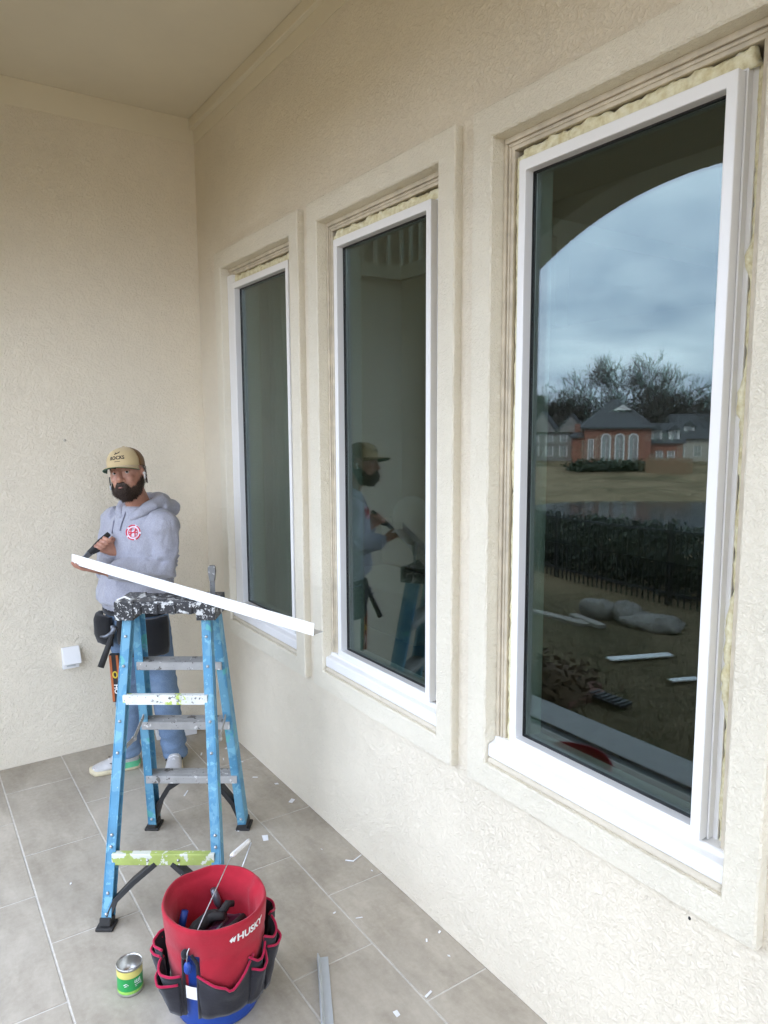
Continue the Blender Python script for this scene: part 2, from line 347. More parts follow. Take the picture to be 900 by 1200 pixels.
# ------------------------------------------------------------------ the three windows
def frame_ring(h, a, b, z0, z1, w0, w1, x0, x1, yc):
    """rectangular ring in wall plane: outer half a, inner half b, outer z0..z1, inner z0+w0 .. z1-w1"""
    o = [(yc-a, z0), (yc+a, z0), (yc+a, z1), (yc-a, z1)]; i = [(yc-b, z0+w0), (yc+b, z0+w0), (yc+b, z1-w1), (yc-b, z1-w1)]
    h.rings([[(x, *q) for q in pts] for x, pts in ((x1, o), (x0, o), (x0, i), (x1, i), (x1, o))], cap=False)
labs = ['tall white window beside the porch corner, partly behind the ladder and white strip',
        'tall white window between two others, with the man reflected in its dark pane',
        'tall white window whose pane reflects the arch, cloudy sky and brick house']
rnd = random.Random(5)
for i, yc in enumerate(WY):
    w = thing('window', labs[i], 'window', (0, yc, .8))
    h = MB(); frame_ring(h, .362, .325, .86, 2.735, .03, .03, .05, .13, yc); h.build('frame', M['vinyl'], w, bevel=.002)
    h = MB(); frame_ring(h, .343, .315, .876, 2.717, .030, .034, .0, .052, yc); s_ = h.build('sash', M['vinyl'], w, bevel=.003, seg=3)
    h = MB(); frame_ring(h, .3495, .3445, .876, 2.7215, .0, .004, .030, .0505, yc); h.build('weather_strip', M['vinyl2'], w)
    h = MB(); frame_ring(h, .3149, .3105, .9062, 2.6829, .004, .004, .032, .044, yc); h.build('gasket', M['gasket'], w)
    MB().box((.0345, yc-.3145, .9065), (.0375, yc+.3145, 2.6825)).build('pane', M['glass'], w)
    # second pane of the double glazing, very slightly out of parallel
    p2 = MB().box((-.0015, -.3145, -.888), (.0015, .3145, .888)).build('pane', M['glass']); p2.parent = w; p2.matrix_parent_inverse = Matrix.Identity(4)
    p2.location = (.0535, 0, 1.7945-.8); p2.rotation_euler = (0, math.radians(.10), math.radians(.22))
    # old brick mould left around the opening
    h = MB()
    for sgn in (-1, 1):
        if i == 0 and sgn == 1: continue
        a, b = sorted((yc+sgn*.386, yc+sgn*(OH-.002))); h.box((.0226, a, .84), (.16, b, 2.765))
        a, b = sorted((yc+sgn*.398, yc+sgn*.405)); h.box((.0175, a, .84), (.0228, b, 2.775))
        a, b = sorted((yc+sgn*.410, yc+sgn*(OH-.002))); h.box((.0135, a, .84), (.0228, b, 2.787))
    h.box((.0226, yc-OH+.002, 2.765), (.16, yc+OH-.002, OZ1-.001)); h.box((.0175, yc-.405, 2.776), (.0228, yc+.405, 2.784)); h.box((.0135, yc-OH+.003, 2.788), (.0228, yc+OH-.003, OZ1-.001))
    h.build('brick_mould', M['mould'], w, bevel=.0015, seg=1)
    if i == 0: MB().box((.004, yc+.352, .84), (.16, yc+OH-.002, 2.765)).build('jamb_cover', M['vinyl'], w, bevel=.003)
    # sill: sloped nose running the width of the opening
    prof = [(.13, .874), (.016, .8735), (.010, .870), (.008, .8615), (.004, .859), (-.014, .8535), (-.0195, .848), (-.0195, .812), (-.016, .806), (.13, .806)]
    h = MB(); e = OH-.003; h.prism([(x, yc-e, z) for x, z in prof], (0, 2*e, 0)); h.build('sill', M['vinyl2'], w, bevel=.0012, seg=1)
    h = MB(); n = 70; h.smooth = True; rg = []
    for k in range(n+1):
        y = yc-OH+.004+(2*OH-.008)*k/n; r = .005+.004*abs(noise.noise((y*17, i, 3)))
        rg.append([(-.010+.016*math.cos(t), y, .7945+.012*math.sin(t)+.4*(r-.007)) for t in [2*math.pi*j/6 for j in range(6)]])
    h.rings(rg); h.build('sealant', M['reveal'], w)
    # expanding foam in the gap
    path = []
    L = [((-1, .86), (-1, 2.741)), ((-1, 2.741), (1, 2.741)), ((1, 2.741), (1, .86))]
    rg = []; h = MB(); h.smooth = True
    for k, ((s0, z0), (s1, z1)) in enumerate(L):
        m = 150 if k != 1 else 70
        for j in range(m+(k == 2)):
            t = j/m; sy = s0+(s1-s0)*t; z = z0+(z1-z0)*t; y = yc+sy*.364
            if k == 0: t0, t1 = Vector((0, 1, 0)), Vector((1, 0, 0))
            elif k == 1: t0, t1 = Vector((0, 0, 1)), Vector((1, 0, 0))
            else: t0, t1 = Vector((0, -1, 0)), Vector((1, 0, 0))
            q = noise.fractal((y*5+i*7, z*5, 1.3), .8, 2.1, 3); q2 = noise.fractal((y*16+i*7, z*16, 8.3), .6, 2.1, 4)
            ra = .0195+.0045*q+.0045*q2; rb = .0095+.005*q+.006*q2
            if k == 0:                                    # right side: thin, ragged, with a few blobs
                ra *= .42; rb *= .45
                for zb, sb in ((1.98, .05), (1.42, .06), (1.30, .05), (2.3, .03)):
                    if i == 2: g = math.exp(-((z-zb)/sb)**2); rb += .020*g; ra += .010*g
            if k == 1: ra *= 1.05
            c = Vector((.036 if k != 0 else .056, y - (.006 if k == 0 else 0), z)) + t0*(.004*q2)
            ring = []
            for a in range(9):
                th_ = 2*math.pi*a/9; qq = 1+.26*noise.noise((y*60+math.cos(th_)*2, z*60+math.sin(th_)*2, i*3+1))
                ring.append(c + t0*ra*qq*math.cos(th_) - t1*rb*qq*math.sin(th_))
            rg.append(ring)
    h.rings(rg); h.build('foam_bead', M['foam'], w)

# ------------------------------------------------------------------ the room behind the glass
M['in_wall'] = simple('interior_paint', (.66, .61, .52), .8, .03, 3)
M['in_floor'] = simple('interior_floor_wood', (.16, .11, .07), .5, .2, 6)
M['in_white'] = simple('interior_white_trim', (.75, .74, .70), .5, .03, 5)
M['sofa'] = simple('pale_sofa_fabric', (.55, .52, .45), .9, .08, 30, bmp=.3, bscale=200)
LX, LY, LZ = 2.85, 6.3, 3.42
f_ = MB().box((WT, -5.2, -.2), (7.2, 10.2, .05)).build('interior_floor', M['in_floor']); tag(f_, 'dark floor of the room inside', None, kind='structure')
c_ = MB().box((WT, -5.2, 5.3), (7.2, 4.8, 5.6)).box((WT, 6.1, 5.3), (7.2, 10.2, 5.6)).box((WT, 4.8, 5.3), (1.9, 6.1, 5.6)).box((2.75, 4.8, 5.3), (7.2, 6.1, 5.6)).build('interior_ceiling', M['in_wall']); tag(c_, 'ceiling of the room inside', None, kind='structure')  # gap between the boxes is an added skylight, brightens the balusters
iw = MB()
iw.box((7.0, -5.2, .05), (7.2, 10.2, 5.3)); iw.box((WT, 10.0, .05), (7.0, 10.2, 5.3)); iw.box((WT, -5.4, -.2), (1.0, -5.2, 5.6)); iw.box((1.0, -5.4, -.2), (6.4, -5.2, 4.4)); iw.box((1.0, -5.4, 5.1), (6.4, -5.2, 5.6)); iw.box((6.4, -5.4, -.2), (7.2, -5.2, 5.6)); iw.box((.0, D+2.2, -.2), (WT, 10.2, 5.6))  # high slot in the rear wall is added, out of view, to light the loft
o = iw.build('interior_wall', M['in_wall']); tag(o, 'beige walls of the room inside', None, kind='structure')
iw = MB()
iw.box((WT, LY+.05, .05), (LX+.05, LY+.2, LZ)); iw.box((LX+.05, LY-.35, .05), (LX+.2, LY+.2, LZ)); iw.box((LX+.05, 4.2, 2.72), (LX+.2, LY-.35, LZ))
o = iw.build('interior_partition', M['in_wall']); tag(o, 'beige wall with a dark doorway under the loft', None, kind='structure')
loft = thing('loft_railing', 'white baluster loft railing seen dimly through the middle window', 'railing', (LX, LY, LZ))
h = MB(); h.box((WT, LY, LZ), (LX, 10, LZ+.14)); h.box((LX, 4.2, LZ), (7, 10, LZ+.14)); h.build('loft_floor', M['in_wall'], loft)
h = MB(); h.box((WT, LY+.02, LZ+1.0), (LX+.08, LY+.08, LZ+1.06)); h.box((LX+.02, 4.2, LZ+1.0), (LX+.08, LY+.02, LZ+1.06)); h.build('hand_rail', M['in_floor'], loft)
h = MB(); h.box((-.016, -.016, 0), (.016, .016, .86)); b0 = h.build('baluster', M['in_white']); b0.parent = loft; b0.location = (.05, .05, .14)
for k in range(1, 16):
    q = b0.copy(); COL.objects.link(q); q.location = (.05-.165*k, .05, .14)
for k in range(1, 13):
    q = b0.copy(); COL.objects.link(q); q.location = (.05, .05-.165*k, .14)
ctn = thing('added_curtain', 'pale green curtain added behind the corner window for its vertical bands', 'curtain', (.34, 3.7, .3))  # curtain added to give the pane its grey-green vertical bands
M['sheer'] = simple('pale_green_sheer', (.46, .52, .45), .9, .06, 12)
h = MB(); h.smooth = True
h.rings([[(.34+.028*math.sin(k*.78)+.012*math.sin(k*.31+1), 3.36+.85*k/70, z) for k in range(71)] for z in (.30, 1.2, 2.1, 2.86)], cap=False, closed=False); o = h.build('cloth', M['sheer'], ctn); md = o.modifiers.new('thick', 'SOLIDIFY'); md.thickness = .003
h = MB(); h.tube([(.34, 3.05, 2.88), (.34, 4.25, 2.88)], .014, 8); h.build('rod', M['in_floor'], ctn)
so_ = thing('sofa', 'pale sofa dimly visible inside the room', 'sofa', (2.3, 5.4, .05))
h = MB(); h.box((1.9, 4.75, .05), (2.75, 6.2, .48)); h.build('seat', M['sofa'], so_, bevel=.05, seg=3)
h = MB(); h.box((2.5, 4.75, .48), (2.78, 6.2, .98)); h.build('backrest', M['sofa'], so_, bevel=.06, seg=3)
h = MB(); h.smooth = True; h.sphere((2.42, 5.5, 1.02), (.12, .30, .24)); h.build('cushion', M['in_white'], so_)
# ------------------------------------------------------------------ the garden and far side, seen in the glass
VC = Vector((1.69, 0, 1.93))                 # camera mirrored in the panes: direction of what they reflect
def far(ang, r, z=0): return Vector((VC.x - r*math.cos(math.radians(ang)), r*math.sin(math.radians(ang)), z))
def lerp_tab(x, tab):
    for (a, va), (b, vb) in zip(tab, tab[1:]):
        if x <= b: t = max(0, (x-a)/(b-a)); t = t*t*(3-2*t); return va+(vb-va)*t
    return tab[-1][1]
PROF = [(0, -.13), (4, -.14), (9, -.36), (11.5, -.55), (16, -1.5), (24, -3.1), (38, -5.0), (52, -5.75), (82, -5.5), (104, -4.35), (130, -4.1), (400, -3.0)]
PC = far(28.5, 68)
def ground(x, y):
    r = math.hypot(min(0, x+1.9), y*.72) if x < -1.9 else 0
    r = math.hypot(max(0, -(x-VC.x))-3.6, max(0, y)*1.0) if x < -1.9 else 0
    z = lerp_tab(max(0, r), PROF)
    e = ((x-PC.x)/30)**2 + ((y-PC.y)/24)**2
    dv = Vector((x-PC.x, y-PC.y)); rad = Vector((math.cos(math.radians(28.5)), -math.sin(math.radians(28.5)))); tn = Vector((rad.y, -rad.x))
    e = (dv.dot(rad)/12.5)**2 + (dv.dot(tn)/20)**2
    if e < 1.6: z = min(z, -5.75) - .9*max(0, 1.25-e) if e < 1.25 else z+(min(z, -5.75)-z)*(1.6-e)/.35
    return z + .12*noise.noise((x*.12, y*.12, 0))*min(1, r/20) + .012*noise.noise((x*2.1, y*2.1, 4))
def ground_mat():
    m, t, b = new_mat('winter_lawn')
    n1 = noi(t, .9, 5, .6); n2 = noi(t, 26, 5, .7); n3 = noi(t, .16, 6, .7, 1.2)
    c = ramp(t, n1, [(.3, (.13, .11, .055)), (.5, (.22, .168, .095)), (.7, (.30, .23, .14))])
    c = mixc(t, .5, c, ramp(t, n2, [(.3, (.085, .068, .035)), (.7, (.28, .225, .14))]))
    c = mixc(t, .65, c, ramp(t, n3, [(.38, (.085, .072, .038)), (.5, (.20, .15, .088)), (.64, (.33, .25, .155))]))
    t.links.new(c, b.inputs['Base Color']); b.inputs['Roughness'].default_value = .95; b.inputs['Specular IOR Level'].default_value = .1
    bump(t, b, n2, .8, .03); return m
M['lawn'] = ground_mat()
def axis_pts(lo, hi, near, step):
    v = [near]; s = step
    while v[-1] < hi: v.append(v[-1]+s); s *= 1.06
    s = step; u = [near]
    while u[0] > lo: u.insert(0, u[0]-s); s *= 1.06
    return u[:-1]+v
gx = axis_pts(-420, 320, -3.5, .35); gy = axis_pts(-300, 420, 4, .35); h = MB(); h.smooth = True
vs_ = [(x, y, ground(x, y)) for y in gy for x in gx]; nx = len(gx)
h.add(vs_, [(j*nx+i, j*nx+i+1, (j+1)*nx+i+1, (j+1)*nx+i) for j in range(len(gy)-1) for i in range(nx-1)])
g = h.build('ground', M['lawn'], recalc=False); tag(g, 'brown winter lawn sloping away from the porch', None, kind='structure')
m, t, b = new_mat('pond_water'); b.inputs['Base Color'].default_value = (.03, .04, .045, 1); b.inputs['Roughness'].default_value = .12
bump(t, b, noi(t, 1.2, 4), .25, .08); M['water'] = m
h = MB(); rad = Vector((math.cos(math.radians(28.5)), -math.sin(math.radians(28.5)), 0)); tn = Vector((rad.y, -rad.x, 0))
h.add([Vector((PC.x, PC.y, -6.0))+rad*14*math.cos(a)+tn*25*math.sin(a) for a in [2*math.pi*k/48 for k in range(48)]], [tuple(range(48))])
p = h.build('pond', M['water']); tag(p, 'grey pond beyond the hedge', None, kind='structure')

# near garden: fence, hedge, stones, scraps
rnd = random.Random(11)
M['iron'] = simple('black_iron', (.015, .015, .016), .45, .1)
M['stone'] = simple('field_stone', (.24, .215, .18), .9, .25, 9, bmp=.5, bscale=30)
M['wood_old'] = simple('weathered_board', (.33, .29, .24), .85, .2, 12)
M['leafpile'] = simple('brown_leaf_litter', (.12, .075, .04), .95, .4, 60, bmp=.8, bscale=90)
M['redbrick'] = simple('red_paver', (.22, .10, .075), .85, .2, 14, bmp=.3)
fa, fb = Vector((-4.4, -1.6, 0)), Vector((-6.9, 9.6, 0)); fd = (fb-fa); fln = fd.length; fd.normalize()
fe = thing('iron_fence', 'low black iron picket fence in front of the dark hedge', 'fence', fa)
h = MB()
for k in range(int(fln/.1)):
    q = fa+fd*(.1*k+.05); z = ground(q.x, q.y); h.box((q.x-.008, q.y-.008, z), (q.x+.008, q.y+.008, z+.98))
tag(h.build('pickets', M['iron'], fe), None, None, kind='stuff')
for hz in (.15, .90):
    h = MB()
    for k in range(24):
        a_, b_ = fa+fd*fln*k/24, fa+fd*fln*(k+1)/24; h.beam(a_+Vector((0, 0, ground(a_.x, a_.y)+hz)), b_+Vector((0, 0, ground(b_.x, b_.y)+hz)), .028, .03)
    h.build('rail', M['iron'], fe)
for k in range(6):
    q = fa+fd*fln*k/5; z = ground(q.x, q.y); MB().box((q.x-.02, q.y-.02, z-.1), (q.x+.02, q.y+.02, z+1.0)).build('post', M['iron'], fe)
def leaf_mat(name, c):
    m, t, b = new_mat(name); oi = noi(t, 7, 3)
    t.links.new(ramp(t, oi, [(.3, tuple(x*.55 for x in c)), (.7, tuple(x*1.3 for x in c))]), b.inputs['Base Color']); b.inputs['Roughness'].default_value = .55; return m
M['hedge'] = leaf_mat('dark_hedge_leaf', (.030, .042, .018)); M['pine'] = leaf_mat('evergreen_leaf', (.022, .034, .018)); M['twig'] = simple('bare_bark', (.085, .07, .06), .9, .2, 3)
def leaves(h, n, pick, size, rr):
    for _ in range(n):
        c = pick(); a, b_, cc = rr.uniform(0, 6.28), rr.uniform(-1, 1), rr.uniform(0, 6.28)
        u = Vector((math.cos(a), math.sin(a), b_)).normalized(); v = u.cross(Vector((math.cos(cc), math.sin(cc), .5))).normalized(); s_ = size*rr.uniform(.6, 1.4)
        h.add([c-u*s_, c+v*s_*.5, c+u*s_, c-v*s_*.5], [(0, 1, 2, 3)])
nrm = Vector((-fd.y, fd.x, 0));  nrm = nrm if nrm.x < 0 else -nrm
for k in range(7):                                # separate shrubs grown together behind the fence
    c0 = fa+fd*(fln*(k+.5)/7)+nrm*.85; z0 = ground(c0.x, c0.y); rr = random.Random(k+40)
    sh = thing('hedge_shrub', 'dense dark evergreen shrub in the hedge behind the iron fence', 'shrub', (c0.x, c0.y, z0), 'hedge shrubs behind the fence')
    h = MB(); hw_ = fln/14*1.12; lump = [(rr.uniform(-hw_, hw_), rr.uniform(-.2, .2), rr.uniform(.75, 1.0)) for _ in range(8)]
    def pick():
        while True:
            a_, b_, z_ = rr.uniform(-hw_, hw_), rr.uniform(-.55, .55), rr.uniform(.03, 1.12)
            top = .84+.10*noise.noise((a_*3+k*9, 1, 2))+.12*noise.noise((a_*9, b_*9, k))
            if z_ < top*(1-.25*abs(b_/.55)**3) and rr.random() < .25+.75*(abs(b_)/.55)**2+.5*(z_/top > .8): return c0+fd*a_+nrm*b_+Vector((0, 0, z0-c0.z+z_))
    leaves(h, 2600, pick, .05, rr); h.build('foliage', M['hedge'], sh, recalc=False)
    h = MB()
    for j in range(5): h.tube([c0+fd*rr.uniform(-.3, .3)+Vector((0, 0, z0-.05)), c0+fd*rr.uniform(-.6, .6)+nrm*rr.uniform(-.2, .2)+Vector((0, 0, z0+.6))], [.02, .008], 5)
    h.build('stem', M['twig'], sh)
def boulder(c, r, seed, lab):
    h = MB(); h.smooth = True; h.sphere(c, r, 36, 20)
    h.v = [tuple(Vector(v)+Vector((Vector(v)-Vector(c)))*.55*noise.noise((v[0]*3.6+seed, v[1]*3.6, v[2]*3.6))+Vector((0, 0, .03*noise.noise((v[0]*14, v[1]*14, v[2]*14+seed))))+Vector((.02*noise.noise((v[0]*19, v[1]*19, seed)), 0, 0))) for v in h.v]
    tag(h.build('garden_stone', M['stone']), lab, 'stone')
def gz(x, y): return ground(x, y)
for (px, py, r, lab) in ((703, 716, (.17, .20, .12), 'rounded tan field stone beside the board pile'), (735, 722, (.20, .28, .12), 'large flat-topped field stone between two others'), (772, 733, (.22, .34, .085), 'long low field stone at the end of the row')):
    v = ray(px, py); P_ = CAM+v*((.036-CAM.x)/v.x); v = Vector((-v.x, v.y, v.z)); P_ = P_+v*((-.14-P_.z)/v.z); boulder((P_.x, P_.y, gz(P_.x, P_.y)+r[2]*.55), r, px, lab)
def mir(px, py, z=-.13):
    v = ray(px, py); P_ = CAM+v*((.036-CAM.x)/v.x); v = Vector((-v.x, v.y, v.z)); P_ = P_+v*((z-P_.z)/v.z); return Vector((P_.x, P_.y, gz(P_.x, P_.y)))
def plank(a, b, w, th_, mat_, name, lab, cat, lift=.02):
    a = a+Vector((0, 0, lift)); b = b+Vector((0, 0, lift)); h = MB(); h.beam(a, b, w, th_); tag(h.build(name, mat_, bevel=.003, seg=1), lab, cat)
plank(mir(625, 708), mir(690, 728), .12, .04, M['wood_old'], 'garden_board', 'pale weathered board lying left of the field stones', 'board')
plank(mir(672, 716), mir(706, 732), .10, .04, M['wood_old'], 'garden_board', 'short weathered board tucked against the rounded stone', 'board', .03)
plank(mir(714, 774), mir(786, 768), .09, .015, M['vinyl'], 'trim_offcut', 'long white trim offcut lying on the brown lawn', 'offcut', .025)
plank(mir(786, 799), mir(818, 796), .06, .015, M['vinyl'], 'trim_offcut', 'short white trim offcut lying on the lawn near the porch', 'offcut', .025)
# dark floor vent lying in the grass
v0 = mir(713, 823); vt = thing('metal_grille', 'small dark metal grille lying in the grass', 'grille', v0)
h = MB(); h.box((v0.x-.07, v0.y-.16, v0.z+.02), (v0.x+.07, v0.y+.16, v0.z+.045)); h.build('frame', M['iron'], vt, bevel=.004)
for k in range(6): MB().box((v0.x-.055, v0.y-.14+.05*k, v0.z+.045), (v0.x+.055, v0.y-.115+.05*k, v0.z+.055)).build('slat', M['dark_gap'], vt)
c0 = mir(642, 812); h = MB(); h.smooth = True; h.sphere((c0.x, c0.y, c0.z), (.34, .30, .22), 28, 14)
h.v = [tuple(Vector(v)+Vector((0, 0, .09*noise.noise((v[0]*9, v[1]*9, v[2]*9))))) for v in h.v]
rr = random.Random(3)
leaves(h, 900, lambda: c0+Vector((rr.gauss(0, .18), rr.gauss(0, .16), abs(rr.gauss(.1, .07)))), .035, rr)
tag(h.build('leaf_pile', M['leafpile']), 'heap of dead brown leaves on the lawn by the porch', 'leaf pile')
b0 = mir(690, 815); k = 0
for iy in range(4):
    for ix in range(2):
        h = MB(); h.box((-.098, -.048, -.02), (.098, .048, .045)); q = h.build('paver', M['redbrick'], bevel=.006, seg=1); q.location = (b0.x+.21*ix-.1+(.1 if iy % 2 else 0), b0.y+.3-.11*iy, b0.z+.006); tag(q, 'loose red brick paver set in the lawn', 'paver', 'red pavers in the lawn')
# dry grass blades on the near lawn
h = MB(); rr = random.Random(9)
for _ in range(26000):
    x = -2.05-abs(rr.gauss(0, 1.9)); y = rr.uniform(.6, 6.4); z = ground(x, y); a = rr.uniform(0, 6.28); l = rr.uniform(.015, .05); w_ = .004
    d = Vector((math.cos(a), math.sin(a), 0)); s_ = Vector((-d.y, d.x, 0))*w_; c = Vector((x, y, z)); h.add([c-s_, c+s_, c+d*l*.7+Vector((0, 0, l))], [(0, 1, 2)])
m, t, b = new_mat('dry_grass_blade'); t.links.new(ramp(t, noi(t, 6, 4), [(.3, (.08, .095, .035)), (.5, (.21, .17, .085)), (.7, (.34, .28, .17))]), b.inputs['Base Color']); b.inputs['Roughness'].default_value = .8
tag(h.build('dry_grass', m, recalc=False), 'short dry winter grass of the near lawn', 'grass', kind='stuff')

# far side: brick house and neighbours
M['brick'] = simple('far_brick', (.30, .135, .095), .9, .14, 2.2, bmp=0)
M['shingle'] = simple('grey_shingle', (.085, .085, .09), .9, .12, 3)
M['fwhite'] = simple('far_white_trim', (.72, .71, .68), .7, .04, 2)
M['fglass'] = simple('far_window_glass', (.30, .31, .31), .15, .05, 1)
M['fgrey'] = simple('far_grey_siding', (.25, .23, .215), .85, .1, 1.5)
M['fpale'] = simple('far_pale_siding', (.50, .46, .40), .85, .08, 1.5)
M['cedar'] = simple('cedar_fence', (.24, .15, .09), .9, .15, 4)
def frame_at(ang, r, turn=0):
    c = far(ang, r); c.z = ground(c.x, c.y); f = (Vector((VC.x, VC.y, 0))-Vector((c.x, c.y, 0))).normalized(); f = Matrix.Rotation(math.radians(turn), 3, 'Z') @ f
    return c, f, Vector((-f.y, f.x, 0))          # centre, toward viewer, viewer's right in the reflected picture is -x side
class Fr:
    def __init__(s, ang, r, turn=0): s.c, s.f, s.r = frame_at(ang, r, turn)
    def P(s, a, b, z): return s.c + s.r*a + s.f*b + Vector((0, 0, z))
    def box(s, h, a0, a1, b0, b1, z0, z1):
        vs = [s.P(a, b, z) for z in (z0, z1) for a, b in ((a0, b0), (a1, b0), (a1, b1), (a0, b1))]
        h.add(vs, [(0, 3, 2, 1), (4, 5, 6, 7), (0, 1, 5, 4), (1, 2, 6, 5), (2, 3, 7, 6), (3, 0, 4, 7)]); return h
    def hip(s, h, a0, a1, b0, b1, z0, z1, ridge):
        ca, cb_ = (a0+a1)/2, (b0+b1)/2
        vs = [s.P(*q) for q in ((a0, b0, z0), (a1, b0, z0), (a1, b1, z0), (a0, b1, z0), (ca-ridge, cb_, z1), (ca+ridge, cb_, z1), (a0, b0, z0-.25), (a1, b0, z0-.25), (a1, b1, z0-.25), (a0, b1, z0-.25))]
        h.add(vs, [(0, 1, 5, 4), (1, 2, 5), (2, 3, 4, 5), (3, 0, 4), (6, 7, 1, 0), (7, 8, 2, 1), (8, 9, 3, 2), (9, 6, 0, 3), (9, 8, 7, 6)]); return h
    def gable(s, h, a0, a1, b0, b1, z0, z1, along='a'):
        if along == 'a': m = (b0+b1)/2; vs = [s.P(*q) for q in ((a0, b0, z0), (a1, b0, z0), (a1, b1, z0), (a0, b1, z0), (a0, m, z1), (a1, m, z1))]
        else: m = (a0+a1)/2; vs = [s.P(*q) for q in ((a0, b1, z0), (a0, b0, z0), (a1, b0, z0), (a1, b1, z0), (m, b1, z1), (m, b0, z1))]; vs = [vs[1], vs[0], vs[3], vs[2], vs[5], vs[4]]; vs = [s.P(*q) for q in ((a0, b0, z0), (a0, b1, z0), (a1, b1, z0), (a1, b0, z0), (m, b0, z1), (m, b1, z1))]
        h.add(vs, [(0, 1, 5, 4), (2, 3, 4, 5), (0, 4, 3), (1, 2, 5), (0, 3, 2, 1)]); return h
    def window(s, root, a, b, z, w, hh, arch=False):
        pts = [(-w/2, 0), (w/2, 0), (w/2, hh)]
        if arch: pts += [(w/2*math.cos(t), hh+w/2*math.sin(t)) for t in [math.pi*k/6 for k in range(1, 6)]]
        pts += [(-w/2, hh)]
        h = MB(); h.prism([s.P(a+x*1.22, b-.02, z+y*1.04-.06) for x, y in pts], s.f*.08); fr = h.build('window', M['fwhite'], root)
        h = MB(); h.prism([s.P(a+x*.86, b+.06, z+y*.97+.05) for x, y in pts], s.f*.04); h.build('pane', M['fglass'], fr)
        h = MB(); s.box(h, a-.03, a+.03, b+.09, b+.12, z, z+hh); s.box(h, a-w*.42, a+w*.42, b+.09, b+.12, z+hh*.5-.03, z+hh*.5+.03); h.build('glazing_bar', M['fwhite'], fr)
# sign: +a is towards smaller angle = picture right in the reflection
H1 = Fr(37.6, 110, -6); sg = 1
hs = thing('brick_house', 'red brick house with grey hip roof and three tall arched windows across the pond', 'house', H1.c)
def flip(F):                                     # make +a point to picture right as reflected
    q = F.P(1, 0, 0)-VC; q0 = F.c-VC
    if math.atan2(q.y, -q.x) > math.atan2(q0.y, -q0.x): F.r = -F.r
flip(H1)
h = MB(); H1.box(h, -5.6, 3.6, -9, 0, -.6, 5.8); H1.box(h, -7.2, -5.6, -7, -1.5, -.6, 4.4); H1.box(h, 3.6, 8.2, -8, -1.6, -.6, 3.4); h.build('wall', M['brick'], hs)
h = MB(); H1.hip(h, -6.1, 4.1, -9.5, .5, 5.8, 9.9, .5); H1.hip(h, -7.5, -5.2, -7.3, -1.2, 4.4, 5.4, .1); H1.gable(h, 3.3, 8.6, -8.4, -1.2, 3.4, 6.3); rf = h.build('roof', M['shingle'], hs)
h = MB(); H1.box(h, -6.9, -6.1, -4, -3, 3.8, 6.2); h.build('chimney', M['brick'], rf)
h = MB(); H1.gable(h, -1.5, 1.1, -2.6, -1.9, 8.2, 9.0, 'b'); h.build('roof_vent', M['fwhite'], rf)
for a in (-2.6, -.7, 1.2): H1.window(hs, a, 0, 1.0, 1.15, 3.2, True)
H1.window(hs, -4.7, 0, 1.0, .7, 3.0); H1.window(hs, 5.0, -1.6, .9, .8, 1.4); H1.window(hs, 6.6, -1.6, .9, .9, 1.4)
for a in (4.6, 7.0):
    h = MB(); H1.box(h, a-.75, a+.75, -4, -1.9, 3.7, 5.3); d_ = h.build('dormer', M['fwhite'], hs); h = MB(); H1.gable(h, a-.95, a+.95, -4, -1.6, 5.25, 6.1, 'b'); h.build('dormer_roof', M['shingle'], d_)
    h = MB(); H1.box(h, a-.4, a+.4, -1.92, -1.84, 4.0, 5.1); h.build('dormer_window', M['fglass'], d_)
def plain_house(ang, r, turn, wm, lab, w=10, eave=4.6, top=8.6, dorm=2, gable='b'):
    F = Fr(ang, r, turn); flip(F); hs = thing('house', lab, 'house', F.c)
    h = MB(); F.box(h, -w/2, w/2, -8, 0, -.8, eave); h.build('wall', wm, hs)
    h = MB()
    if gable == 'b': F.gable(h, -w/2-.3, .1, -8.3, .4, eave, top, 'b'); F.gable(h, -.1, w/2+.3, -8.3, .35, eave-.01, top-.5, 'b')
    else: F.gable(h, -w/2-.4, w/2+.4, -8.5, .5, eave, top)
    h.build('roof', M['shingle'], hs)
    if gable == 'b':
        h = MB(); F.gable(h, -w/2+.1, -.2, -.5, .45, eave-.2, top-.45, 'b'); F.gable(h, .2, w/2-.1, -.5, .45, eave-.2, top-.95, 'b'); h.build('gable_wall', wm, hs)
    for a in [(-w/2+w*(k+.5)/4) for k in range(4)]:
        F.window(hs, a, 0, .8, 1.1, 1.6)
        if eave > 4: F.window(hs, a, 0, 3.1, 1.0, 1.2)
    for k in range(dorm):
        a = -w/4+w/2*k
        h = MB(); F.box(h, a-.8, a+.8, -4.2, -.9, eave+.4, eave+2.1); d_ = h.build('dormer', M['fwhite'], hs); h = MB(); F.gable(h, a-1, a+1, -4.2, -.6, eave+2.05, eave+3.0, 'b'); h.build('dormer_roof', M['shingle'], d_)
        h = MB(); F.box(h, a-.42, a+.42, -.92, -.84, eave+.7, eave+1.8); h.build('dormer_window', M['fglass'], d_)
plain_house(42.6, 122, 4, M['fgrey'], 'grey house with twin gables left of the brick house', 9, 4.9, 8.2, 0, 'b')
plain_house(32.0, 126, -8, M['fpale'], 'pale house with white dormers right of the brick house', 10, 3.6, 7.6, 2, 'a')
plain_house(26.5, 120, -5, M['brick'], 'low brick house beyond the right bank of the pond', 14, 3.4, 7.0, 2, 'a')
plain_house(48.5, 118, 6, M['fpale'], 'pale house at the left edge of the far bank', 13, 4.6, 8.4, 1, 'a')
F = Fr(34.6, 101, 0); flip(F); cf = thing('cedar_fence', 'brown cedar board fence beside the brick house', 'fence', F.c)
